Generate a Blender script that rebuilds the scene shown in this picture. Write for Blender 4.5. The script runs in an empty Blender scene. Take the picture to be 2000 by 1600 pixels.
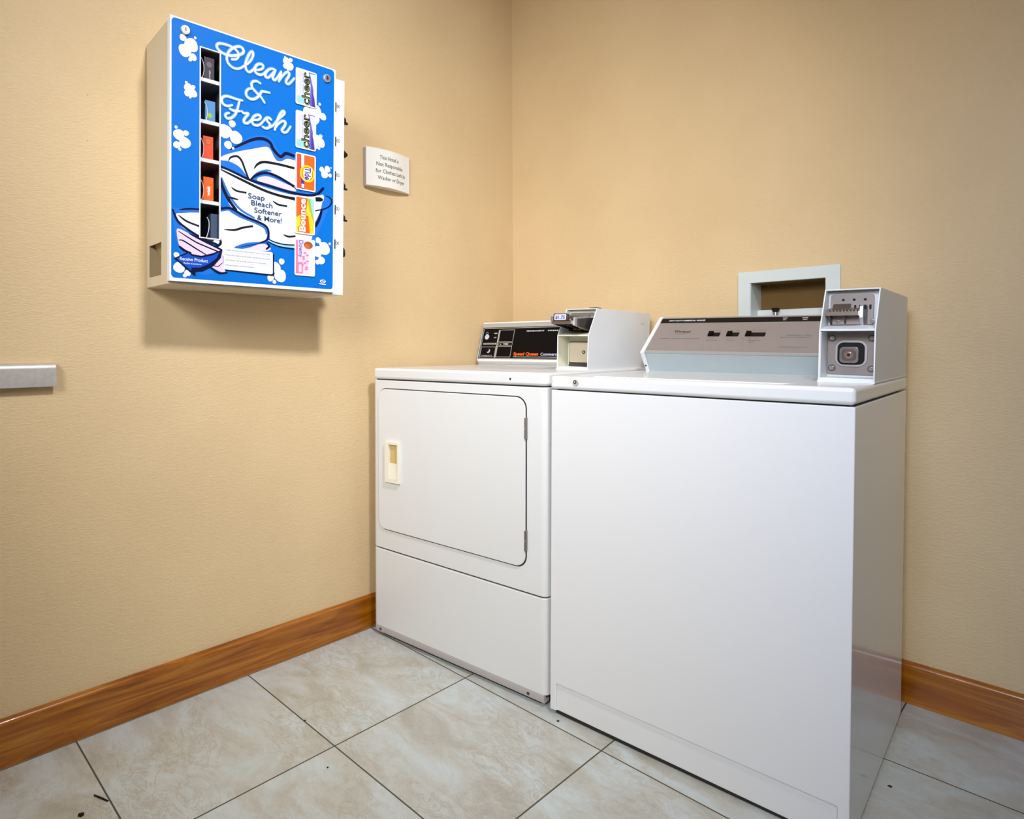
import bpy, bmesh, math, random, json
from mathutils import Vector, Matrix, Euler
random.seed(7)
S = bpy.context.scene
COL = S.collection
S.view_settings.view_transform = 'Standard'
S.view_settings.look = 'None'
S.view_settings.gamma = 1
S.view_settings.use_curve_mapping = False
S.view_settings.exposure = 0.0

# ---------------------------------------------------------------- camera
cd = bpy.data.cameras.new('camera')
cam = bpy.data.objects.new('camera', cd)
COL.objects.link(cam)
S.camera = cam
F_PX, CX, CY = 1222.78, 843.96, 701.26
yaw, pitch, roll = 0.8244, 0.0188, -0.0064
fw = Vector((-math.sin(yaw)*math.cos(pitch), math.cos(yaw)*math.cos(pitch), -math.sin(pitch)))
rt0 = Vector((math.cos(yaw), math.sin(yaw), 0))
up0 = rt0.cross(fw)
rt = math.cos(roll)*rt0 + math.sin(roll)*up0
up = -math.sin(roll)*rt0 + math.cos(roll)*up0
m = Matrix((rt, up, -fw)).transposed().to_4x4()
m.translation = Vector((1.7647, -2.1175, 0.9902))
cam.matrix_world = m
cd.sensor_fit = 'HORIZONTAL'
cd.sensor_width = 36
cd.lens = F_PX/2000*36
cd.shift_x = (1000-CX)/2000
cd.shift_y = -(800-CY)/2000
cd.clip_start = 0.02

# ---------------------------------------------------------------- world and lamps
w = bpy.data.worlds.new('world')
S.world = w
w.use_nodes = True
w.node_tree.nodes['Background'].inputs[0].default_value = (0.9, 0.95, 1.0, 1)
w.node_tree.nodes['Background'].inputs[1].default_value = 0.3

def area(name, loc, target, sx, sy, watts, color, spread=180):
    l = bpy.data.lights.new(name, 'AREA')
    l.shape = 'RECTANGLE'; l.size = sx; l.size_y = sy
    l.energy = watts; l.color = color; l.spread = math.radians(spread)
    o = bpy.data.objects.new(name, l)
    o.location = loc
    d = Vector(target) - Vector(loc)
    o.rotation_euler = d.to_track_quat('-Z', 'Y').to_euler()
    COL.objects.link(o)
    return o
area('ceiling_lamp', (2.0, -1.5, 2.7), (-.15, -.92, 1.0), .24, .24, 16.5, (0.91, 0.93, 0.98), 86)
area('added_front_fill', (1.6, -3.42, 2.0), (.25, -.3, .76), 1.3, .9, 20.8, (0.905, 0.935, 0.985), 66)  # added fill light behind the camera; no doorway is there
area('added_cool_fill', (1.6, -3.42, 2.2), (2.75, 0, .6), .5, .6, 5.5, (0.12, 0.38, 1.0), 56)  # added blue fill that cools the right of the back wall; no window

# ---------------------------------------------------------------- materials
def lin(c):
    return tuple(((v/255)/12.92 if v/255 <= .04045 else ((v/255+.055)/1.055)**2.4) for v in c)
MATS = {}
def mat(name, rgb, rough=.5, metal=0, var=.04, scale=20, bump=0, bscale=200, coat=0, spec=.5):
    if name in MATS: return MATS[name]
    M = bpy.data.materials.new(name); M.use_nodes = True
    nt = M.node_tree; N = nt.nodes; L = nt.links
    b = N['Principled BSDF']
    b.inputs['Roughness'].default_value = rough
    b.inputs['Metallic'].default_value = metal
    b.inputs['Coat Weight'].default_value = coat
    b.inputs['Specular IOR Level'].default_value = spec
    tc = N.new('ShaderNodeTexCoord')
    nz = N.new('ShaderNodeTexNoise'); nz.inputs['Scale'].default_value = scale; nz.inputs['Detail'].default_value = 3
    L.new(tc.outputs['Object'], nz.inputs['Vector'])
    c = lin(rgb)
    mx = N.new('ShaderNodeMix'); mx.data_type = 'RGBA'
    mx.inputs['A'].default_value = tuple(v*(1-var) for v in c)+(1,)
    mx.inputs['B'].default_value = tuple(min(1, v*(1+var)) for v in c)+(1,)
    L.new(nz.outputs['Fac'], mx.inputs['Factor'])
    L.new(mx.outputs['Result'], b.inputs['Base Color'])
    if bump:
        n2 = N.new('ShaderNodeTexNoise'); n2.inputs['Scale'].default_value = bscale
        L.new(tc.outputs['Object'], n2.inputs['Vector'])
        bp = N.new('ShaderNodeBump'); bp.inputs['Strength'].default_value = bump; bp.inputs['Distance'].default_value = .001
        L.new(n2.outputs['Fac'], bp.inputs['Height']); L.new(bp.outputs['Normal'], b.inputs['Normal'])
    MATS[name] = M
    return M

def wall_material():
    M = bpy.data.materials.new('textured_tan_wall'); M.use_nodes = True
    nt = M.node_tree; N = nt.nodes; L = nt.links; b = N['Principled BSDF']
    b.inputs['Roughness'].default_value = .55
    b.inputs['Specular IOR Level'].default_value = .35
    tc = N.new('ShaderNodeTexCoord')
    big = N.new('ShaderNodeTexNoise'); big.inputs['Scale'].default_value = 2.3; big.inputs['Detail'].default_value = 3
    L.new(tc.outputs['Object'], big.inputs['Vector'])
    cr = N.new('ShaderNodeValToRGB'); L.new(big.outputs['Fac'], cr.inputs[0])
    cr.color_ramp.elements[0].position = .3; cr.color_ramp.elements[1].position = .7
    cr.color_ramp.elements[0].color = lin((216, 187, 142))+(1,)
    cr.color_ramp.elements[1].color = lin((224, 196, 151))+(1,)
    mp = N.new('ShaderNodeMapping'); mp.inputs['Scale'].default_value = (1, 1, 2.6)
    L.new(tc.outputs['Object'], mp.inputs['Vector'])
    n1 = N.new('ShaderNodeTexNoise'); n1.inputs['Scale'].default_value = 95; n1.inputs['Detail'].default_value = 4; n1.inputs['Roughness'].default_value = .6
    L.new(mp.outputs['Vector'], n1.inputs['Vector'])
    rp = N.new('ShaderNodeValToRGB'); L.new(n1.outputs['Fac'], rp.inputs[0])
    rp.color_ramp.elements[0].position = .38; rp.color_ramp.elements[1].position = .66
    bp = N.new('ShaderNodeBump'); bp.inputs['Strength'].default_value = .42; bp.inputs['Distance'].default_value = .0014
    L.new(rp.outputs['Color'], bp.inputs['Height']); L.new(bp.outputs['Normal'], b.inputs['Normal'])
    # scattered tiny scuffs
    vo = N.new('ShaderNodeTexVoronoi'); vo.inputs['Scale'].default_value = 9
    L.new(tc.outputs['Object'], vo.inputs['Vector'])
    lt = N.new('ShaderNodeMath'); lt.operation = 'LESS_THAN'; lt.inputs[1].default_value = .018
    L.new(vo.outputs['Distance'], lt.inputs[0])
    mu = N.new('ShaderNodeMath'); mu.operation = 'MULTIPLY'; mu.inputs[1].default_value = .35
    L.new(lt.outputs[0], mu.inputs[0])
    mx = N.new('ShaderNodeMix'); mx.data_type = 'RGBA'
    L.new(mu.outputs[0], mx.inputs['Factor']); L.new(cr.outputs['Color'], mx.inputs['A'])
    mx.inputs['B'].default_value = lin((120, 95, 70))+(1,)
    L.new(mx.outputs['Result'], b.inputs['Base Color'])
    return M
WALL = wall_material()

TS, TA, TB, TX = .4652, .7903, .4665, .4637      # tile pitch and grid origin
def floor_material():
    M = bpy.data.materials.new('stone_look_floor_tile'); M.use_nodes = True
    nt = M.node_tree; N = nt.nodes; L = nt.links; b = N['Principled BSDF']
    tc = N.new('ShaderNodeTexCoord')
    sx = N.new('ShaderNodeSeparateXYZ'); L.new(tc.outputs['Object'], sx.inputs[0])
    def mth(op, a, bb=None, c=None):
        n = N.new('ShaderNodeMath'); n.operation = op
        for i, v in enumerate((a, bb, c)):
            if v is None: continue
            if isinstance(v, (int, float)): n.inputs[i].default_value = v
            else: L.new(v, n.inputs[i])
        return n.outputs[0]
    fx = mth('DIVIDE', mth('SUBTRACT', sx.outputs['X'], TB), TX)
    fy = mth('DIVIDE', mth('ADD', sx.outputs['Y'], TA), TS)
    ix, iy = mth('FLOOR', fx), mth('FLOOR', fy)
    def edge(f):
        r = mth('FRACT', f)
        return mth('MULTIPLY', mth('MINIMUM', r, mth('SUBTRACT', 1, r)), TS)
    dist = mth('MINIMUM', edge(fx), edge(fy))
    grout = mth('LESS_THAN', dist, .0019)
    cmb = N.new('ShaderNodeCombineXYZ'); L.new(ix, cmb.inputs[0]); L.new(iy, cmb.inputs[1])
    wn = N.new('ShaderNodeTexWhiteNoise'); wn.noise_dimensions = '2D'; L.new(cmb.outputs[0], wn.inputs['Vector'])
    sc = N.new('ShaderNodeVectorMath'); sc.operation = 'SCALE'; sc.inputs['Scale'].default_value = 7
    L.new(wn.outputs['Color'], sc.inputs[0])
    ad = N.new('ShaderNodeVectorMath'); ad.operation = 'ADD'
    L.new(tc.outputs['Object'], ad.inputs[0]); L.new(sc.outputs[0], ad.inputs[1])
    rt_ = N.new('ShaderNodeMapping'); rt_.inputs['Rotation'].default_value = (0, 0, .9); rt_.inputs['Scale'].default_value = (1, 1.9, 1)
    L.new(ad.outputs[0], rt_.inputs['Vector'])
    n1 = N.new('ShaderNodeTexNoise'); n1.inputs['Scale'].default_value = 5; n1.inputs['Detail'].default_value = 8; n1.inputs['Roughness'].default_value = .62; n1.inputs['Distortion'].default_value = .8
    L.new(rt_.outputs[0], n1.inputs['Vector'])
    cr = N.new('ShaderNodeValToRGB'); L.new(n1.outputs['Fac'], cr.inputs[0])
    e = cr.color_ramp.elements
    e[0].position = .3; e[0].color = lin((178, 175, 162))+(1,)
    e[1].position = .72; e[1].color = lin((208, 217, 220))+(1,)
    k = e.new(.44); k.color = lin((194, 192, 182))+(1,)
    k = e.new(.56); k.color = lin((200, 205, 201))+(1,)
    n2 = N.new('ShaderNodeTexNoise'); n2.inputs['Scale'].default_value = 11; n2.inputs['Detail'].default_value = 9; n2.inputs['Roughness'].default_value = .68; n2.inputs['Distortion'].default_value = 1.5
    L.new(rt_.outputs[0], n2.inputs['Vector'])
    n3 = N.new('ShaderNodeTexNoise'); n3.inputs['Scale'].default_value = 3.1; n3.inputs['Detail'].default_value = 2
    L.new(rt_.outputs[0], n3.inputs['Vector'])
    v = mth('ABSOLUTE', mth('SUBTRACT', n2.outputs['Fac'], .5))
    vein = mth('MULTIPLY', mth('SUBTRACT', 1, mth('MINIMUM', mth('MULTIPLY', v, 22), 1)), mth('MULTIPLY', mth('MINIMUM', mth('MAXIMUM', mth('MULTIPLY', mth('SUBTRACT', n3.outputs['Fac'], .46), 7), 0), 1), .42))
    m1 = N.new('ShaderNodeMix'); m1.data_type = 'RGBA'
    L.new(vein, m1.inputs['Factor']); m1.inputs['B'].default_value = lin((162, 146, 122))+(1,)
    n4 = N.new('ShaderNodeTexNoise'); n4.inputs['Scale'].default_value = 34; n4.inputs['Detail'].default_value = 7; n4.inputs['Roughness'].default_value = .7; n4.inputs['Distortion'].default_value = 1
    L.new(rt_.outputs[0], n4.inputs['Vector'])
    m0 = N.new('ShaderNodeMix'); m0.data_type = 'RGBA'; m0.blend_type = 'OVERLAY'; m0.inputs['Factor'].default_value = .34
    bw = N.new('ShaderNodeRGBToBW'); L.new(n4.outputs['Color'], bw.inputs[0])
    L.new(cr.outputs['Color'], m0.inputs['A']); L.new(bw.outputs[0], m0.inputs['B'])
    L.new(m0.outputs['Result'], m1.inputs['A'])
    m2 = N.new('ShaderNodeMix'); m2.data_type = 'RGBA'
    L.new(grout, m2.inputs['Factor']); L.new(m1.outputs['Result'], m2.inputs['A']); m2.inputs['B'].default_value = lin((84, 76, 62))+(1,)
    L.new(m2.outputs['Result'], b.inputs['Base Color'])
    rr = mth('ADD', .3, mth('MULTIPLY', grout, .5)); L.new(rr, b.inputs['Roughness'])
    bp = N.new('ShaderNodeBump'); bp.inputs['Strength'].default_value = .5; bp.inputs['Distance'].default_value = .001
    h = mth('SUBTRACT', mth('MULTIPLY', n2.outputs['Fac'], .25), grout)
    L.new(h, bp.inputs['Height']); L.new(bp.outputs['Normal'], b.inputs['Normal'])
    return M

def wood_material(name, along):
    M = bpy.data.materials.new(name); M.use_nodes = True
    nt = M.node_tree; N = nt.nodes; L = nt.links; b = N['Principled BSDF']
    b.inputs['Roughness'].default_value = .28; b.inputs['Coat Weight'].default_value = .3
    tc = N.new('ShaderNodeTexCoord')
    mp = N.new('ShaderNodeMapping')
    s = [9, 9, 22]; s[along] = 1.5
    mp.inputs['Scale'].default_value = s
    mp.inputs['Rotation'].default_value = (.11, 0, 0) if along == 1 else (0, -.11, 0)
    L.new(tc.outputs['Object'], mp.inputs['Vector'])
    n = N.new('ShaderNodeTexNoise'); n.inputs['Scale'].default_value = 1.5; n.inputs['Detail'].default_value = 8; n.inputs['Roughness'].default_value = .6; n.inputs['Distortion'].default_value = 2.2
    L.new(mp.outputs[0], n.inputs['Vector'])
    cr = N.new('ShaderNodeValToRGB'); L.new(n.outputs['Fac'], cr.inputs[0]); e = cr.color_ramp.elements
    e[0].position = .3; e[0].color = lin((122, 60, 2))+(1,)
    e[1].position = .7; e[1].color = lin((192, 124, 30))+(1,)
    k = e.new(.5); k.color = lin((164, 92, 6))+(1,)
    n2 = N.new('ShaderNodeTexNoise'); n2.inputs['Scale'].default_value = 14; n2.inputs['Detail'].default_value = 4
    L.new(mp.outputs[0], n2.inputs['Vector'])
    mx = N.new('ShaderNodeMix'); mx.data_type = 'RGBA'; mx.blend_type = 'MULTIPLY'; mx.inputs['Factor'].default_value = .35
    L.new(cr.outputs['Color'], mx.inputs['A']); L.new(n2.outputs['Color'], mx.inputs['B'])
    mx2 = N.new('ShaderNodeMix'); mx2.data_type = 'RGBA'; mx2.inputs['Factor'].default_value = .25
    L.new(cr.outputs['Color'], mx2.inputs['A']); L.new(mx.outputs['Result'], mx2.inputs['B'])
    L.new(mx2.outputs['Result'], b.inputs['Base Color'])
    return M

M_ = dict(
 enamel=mat('white_enamel', (229, 229, 229), .22, coat=.3, var=.008, scale=3),
 enamel_dryer=mat('white_dryer_enamel', (223, 223, 221), .28, coat=.2, var=.01, scale=3),
 gap=mat('dark_gap', (42, 38, 34), .8),
 cream=mat('cream_plastic', (236, 230, 212), .35),
 amber=mat('yellowed_plastic', (206, 178, 112), .4),
 chrome=mat('chrome', (205, 200, 196), .22, metal=1),
 slidemetal=mat('coin_slide_metal', (156, 140, 126), .3, metal=.9, var=.08, scale=80),
 lockface=mat('bright_lock_metal', (214, 210, 204), .4, metal=.5),
 steel=mat('brushed_steel', (176, 170, 168), .38, metal=1, var=.08, scale=60),
 darksteel=mat('dark_steel', (96, 88, 88), .4, metal=.9, var=.1),
 galv=mat('galvanised_metal', (206, 198, 188), .36, metal=.45, var=.2, scale=90),
 black=mat('black_plastic', (16, 14, 14), .5, spec=.2),
 blackgloss=mat('black_glass_panel', (7, 4, 5), .5, spec=.12),
 silver=mat('silver_control_plate', (160, 151, 148), .45, metal=.35, var=.03),
 apron=mat('pale_blue_enamel', (172, 183, 185), .35),
 alu=mat('aluminium_trim', (190, 192, 190), .35, metal=.5),
 coinpaint=mat('coin_box_white_paint', (226, 228, 230), .35, var=.02),
 coincream=mat('coin_box_aged_paint', (222, 220, 196), .4, var=.05),
 tanplate=mat('tan_door_plate', (205, 190, 165), .4, metal=.3),
 redgrey=mat('worn_steel_plate', (138, 128, 122), .45, metal=.6, var=.12, scale=25),
 beige=mat('beige_cabinet_paint', (222, 208, 180), .45, var=.01),
 beigein=mat('beige_inner_paint', (180, 160, 120), .6),
 cabwhite=mat('white_cabinet_paint', (240, 242, 244), .35, var=.005),
 interior=mat('dark_grey_interior', (128, 122, 120), .6),
 shelfw=mat('pale_shelf_lip', (222, 222, 224), .5),
 plaque=mat('ivory_plaque', (238, 236, 228), .4, var=.01),
 plaqueedge=mat('plaque_edge_grey', (190, 180, 172), .5),
 ink_text=mat('dark_grey_print', (84, 80, 74), .6),
 outlet=mat('white_outlet_frame', (214, 220, 216), .4),
 recess_shade=mat('shade_darkened_recess', (112, 80, 24), .7),  # recess colour darkened to carry the shade inside the opening
 ink_panel=mat('ink_panel_blue', (0, 106, 196), .5, var=.02, scale=2, spec=.15),
 ink_royal=mat('ink_royal', (30, 110, 206), .5, var=.02, spec=.15),
 ink_navy=mat('ink_navy', (3, 14, 54), .5, spec=.15),
 ink_mid_blue=mat('ink_mid_blue', (50, 108, 186), .5, spec=.15),
 ink_sky=mat('ink_sky', (150, 205, 245), .35),
 ink_white=mat('ink_white', (228, 230, 236), .45, var=.004),
 ink_pink=mat('ink_pink', (230, 200, 220), .45),
 ink_black=mat('ink_black', (14, 17, 24), .5, spec=.2),
 ink_arrow=mat('ink_arrow', (14, 76, 180), .5, spec=.15),
 ink_card=mat('ink_card', (226, 228, 234), .45, var=.004),
 ink_grey=mat('ink_grey', (190, 194, 205), .4),
 ink_slate=mat('ink_slate', (44, 70, 114), .5, spec=.15),
 ink_halo=mat('ink_halo', (70, 152, 232), .45),
 orange=mat('orange_print', (244, 96, 10), .4),
 orangered=mat('orange_red_print', (226, 74, 34), .4),
 yellow=mat('yellow_print', (252, 200, 40), .4),
 yellowgreen=mat('yellow_green_print', (160, 178, 52), .4),
 lavender=mat('lavender_print', (206, 206, 232), .4),
 purple=mat('purple_print', (96, 92, 176), .4),
 violet=mat('violet_print', (70, 50, 140), .4),
 lightblue=mat('light_blue_print', (150, 200, 226), .4),
 red=mat('red_print', (206, 44, 34), .4),
 pinkstrong=mat('strong_pink_print', (236, 120, 150), .4),
 brown=mat('brown_print', (150, 84, 56), .4),
 green=mat('green_print', (120, 170, 60), .4),
 boxblue=mat('blue_box_card', (70, 130, 180), .5),
 boxdark=mat('dark_box_card', (38, 30, 44), .5),
 boxslate=mat('slate_box_card', (58, 72, 96), .5),
 strip=mat('grey_toe_strip_paint', (198, 190, 188), .45, var=.03),
 grime=mat('dark_grime', (40, 32, 22), .8),
)

# ---------------------------------------------------------------- mesh helpers
class PB:
    """collects geometry for one mesh"""
    def __init__(self):
        self.bm = bmesh.new(); self.mats = []
    def mi(self, m):
        if m not in self.mats: self.mats.append(m)
        return self.mats.index(m)
    def quadbox(self, lo, hi, m, M=None):
        vs = [Vector((x, y, z)) for x in (lo[0], hi[0]) for y in (lo[1], hi[1]) for z in (lo[2], hi[2])]
        if M: vs = [M @ v for v in vs]
        v = [self.bm.verts.new(p) for p in vs]
        k = self.mi(m)
        for f in ((0, 1, 3, 2), (4, 6, 7, 5), (0, 4, 5, 1), (2, 3, 7, 6), (0, 2, 6, 4), (1, 5, 7, 3)):
            self.bm.faces.new([v[i] for i in f]).material_index = k
        return self
    box = quadbox
    def prism(self, pts, axis, a, b, m, M=None):
        """2-D outline extruded along an axis; pts are the other two coordinates in order"""
        def mk(p, t):
            c = [p[0], p[1]]; c.insert(axis, t); v = Vector(c)
            return M @ v if M else v
        A = [self.bm.verts.new(mk(p, a)) for p in pts]
        B = [self.bm.verts.new(mk(p, b)) for p in pts]
        k = self.mi(m); n = len(pts)
        fs = [self.bm.faces.new(A), self.bm.faces.new(B[::-1])]
        for i in range(n):
            fs.append(self.bm.faces.new([A[i], B[i], B[(i+1) % n], A[(i+1) % n]]))
        for f in fs: f.material_index = k
        return self
    def cyl(self, c, axis, r, h, m, n=24, r2=None, M=None):
        c = Vector(c); r2 = r if r2 is None else r2
        o = [i for i in range(3) if i != axis]
        def ring(t, rr):
            out = []
            for i in range(n):
                a = 2*math.pi*i/n; p = Vector(c); p[axis] += t; p[o[0]] += rr*math.cos(a); p[o[1]] += rr*math.sin(a)
                out.append(self.bm.verts.new(M @ p if M else p))
            return out
        A, B = ring(0, r), ring(h, r2); k = self.mi(m)
        fs = [self.bm.faces.new(A), self.bm.faces.new(B[::-1])]
        for i in range(n): fs.append(self.bm.faces.new([A[i], B[i], B[(i+1) % n], A[(i+1) % n]]))
        for f in fs: f.material_index = k
        return self
    def holed(self, axis, t0, t1, outer, holes, m, M=None):
        """slab across `axis` from t0 to t1 with rectangular holes; rect = (a0,a1,b0,b1)"""
        A = sorted({outer[0], outer[1], *[h[0] for h in holes], *[h[1] for h in holes]})
        Bv = sorted({outer[2], outer[3], *[h[2] for h in holes], *[h[3] for h in holes]})
        k = self.mi(m); cache = {}
        def V(i, j, t):
            if (i, j, t) not in cache:
                c = [A[i], Bv[j]]; c.insert(axis, t); p = Vector(c)
                cache[(i, j, t)] = self.bm.verts.new(M @ p if M else p)
            return cache[(i, j, t)]
        def solid(i, j):
            if i < 0 or j < 0 or i >= len(A)-1 or j >= len(Bv)-1: return False
            ca, cb = (A[i]+A[i+1])/2, (Bv[j]+Bv[j+1])/2
            return not any(h[0] < ca < h[1] and h[2] < cb < h[3] for h in holes)
        for i in range(len(A)-1):
            for j in range(len(Bv)-1):
                if not solid(i, j): continue
                for t in (t0, t1):
                    self.bm.faces.new([V(i, j, t), V(i+1, j, t), V(i+1, j+1, t), V(i, j+1, t)]).material_index = k
                for di, dj, e in ((-1, 0, ((i, j), (i, j+1))), (1, 0, ((i+1, j), (i+1, j+1))), (0, -1, ((i, j), (i+1, j))), (0, 1, ((i, j+1), (i+1, j+1)))):
                    if not solid(i+di, j+dj):
                        (p, q), (r_, s_) = e
                        self.bm.faces.new([V(p, q, t0), V(r_, s_, t0), V(r_, s_, t1), V(p, q, t1)]).material_index = k
        return self
    def flat(self, pts3, m):
        """flat filled polygon from 3-D points (may be concave)"""
        from mathutils.geometry import tessellate_polygon
        vs = [self.bm.verts.new(p) for p in pts3]; k = self.mi(m)
        for t in tessellate_polygon([[Vector(p) for p in pts3]]):
            try: self.bm.faces.new([vs[i] for i in t]).material_index = k
            except ValueError: pass
        return self
    def tube(self, pts, r, m, n=8):
        k = self.mi(m); rings = []
        pts = [Vector(p) for p in pts]
        for i, p in enumerate(pts):
            d = (pts[min(i+1, len(pts)-1)] - pts[max(i-1, 0)]).normalized()
            a = d.orthogonal().normalized() if i == 0 else (rings_a - d*rings_a.dot(d)).normalized()
            rings_a = a; b = d.cross(a)
            rings.append([self.bm.verts.new(p + r*(a*math.cos(2*math.pi*j/n) + b*math.sin(2*math.pi*j/n))) for j in range(n)])
        for i in range(len(rings)-1):
            for j in range(n):
                self.bm.faces.new([rings[i][j], rings[i][(j+1) % n], rings[i+1][(j+1) % n], rings[i+1][j]]).material_index = k
        self.bm.faces.new(rings[0][::-1]).material_index = k; self.bm.faces.new(rings[-1]).material_index = k
        return self
    def text(self, s, m, place, w=None, h=None, bold=0, align='L'):
        """lettering; place(x, y) gives the 3-D point of a glyph point in metres; w = width, h = cap height"""
        cu = bpy.data.curves.new('t', 'FONT'); cu.body = s; cu.offset = bold; cu.resolution_u = 3
        ob = bpy.data.objects.new('t', cu); COL.objects.link(ob)
        bpy.context.view_layer.update()
        me = bpy.data.meshes.new_from_object(ob.evaluated_get(bpy.context.evaluated_depsgraph_get()))
        bpy.data.objects.remove(ob); bpy.data.curves.remove(cu)
        if not me.vertices: return self
        xs = [v.co.x for v in me.vertices]
        x0, x1 = min(xs), max(xs); W = max(x1-x0, 1e-6); cap = .7
        sy = h/cap if h else None
        sx = w/W if w else sy
        if sy is None: sy = sx
        off = {'L': 0, 'C': -W*sx/2, 'R': -W*sx}[align]
        k = self.mi(m)
        vs = [self.bm.verts.new(place((v.co.x-x0)*sx+off, v.co.y*sy)) for v in me.vertices]
        for p in me.polygons:
            try: self.bm.faces.new([vs[i] for i in p.vertices]).material_index = k
            except ValueError: pass
        bpy.data.meshes.remove(me)
        return self
    def build(self, name, parent=None, bevel=0, seg=2, smooth=True, norm=True, M=None, angle=35):
        if norm: bmesh.ops.recalc_face_normals(self.bm, faces=self.bm.faces)
        me = bpy.data.meshes.new(name); self.bm.to_mesh(me); self.bm.free()
        for mm in self.mats: me.materials.append(M_[mm] if isinstance(mm, str) else mm)
        o = bpy.data.objects.new(name, me); COL.objects.link(o)
        if smooth:
            me.polygons.foreach_set('use_smooth', [True]*len(me.polygons))
            me.set_sharp_from_angle(angle=math.radians(angle))
        if bevel:
            bv = o.modifiers.new('bevel', 'BEVEL'); bv.width = bevel; bv.segments = seg
            bv.limit_method = 'ANGLE'; bv.angle_limit = math.radians(40); bv.harden_normals = True
        if parent: o.parent = parent
        if M is not None: o.matrix_world = M
        return o

def thing(name, label, cat, loc, rot=(0, 0, 0), group=None):
    o = bpy.data.objects.new(name, None); COL.objects.link(o); o.empty_display_size = .05
    o.location = loc; o.rotation_euler = rot; o['label'] = label; o['category'] = cat
    if group: o['group'] = group
    return o
def tag(o, label, cat, group=None):
    o['label'] = label; o['category'] = cat
    if group: o['group'] = group
    return o
def struct(o): o['kind'] = 'structure'; return o
def rrect(a0, a1, b0, b1, r, n=6):
    out = []
    for cx, cy, s in ((a1-r, b1-r, 0), (a0+r, b1-r, 1), (a0+r, b0+r, 2), (a1-r, b0+r, 3)):
        for i in range(n+1):
            t = math.pi/2*(s+i/n); out.append((cx+r*math.cos(t), cy+r*math.sin(t)))
    return out
def catmull(P, n=8):
    P = [Vector(p) for p in P]; Q = [2*P[0]-P[1]] + P + [2*P[-1]-P[-2]]; out = []
    for i in range(1, len(Q)-2):
        for j in range(n):
            t = j/n; a, b, c, d = Q[i-1], Q[i], Q[i+1], Q[i+2]
            out.append(.5*((2*b)+(c-a)*t+(2*a-5*b+4*c-d)*t*t+(3*b-a-3*c+d)*t**3))
    return out + [P[-1]]

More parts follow.
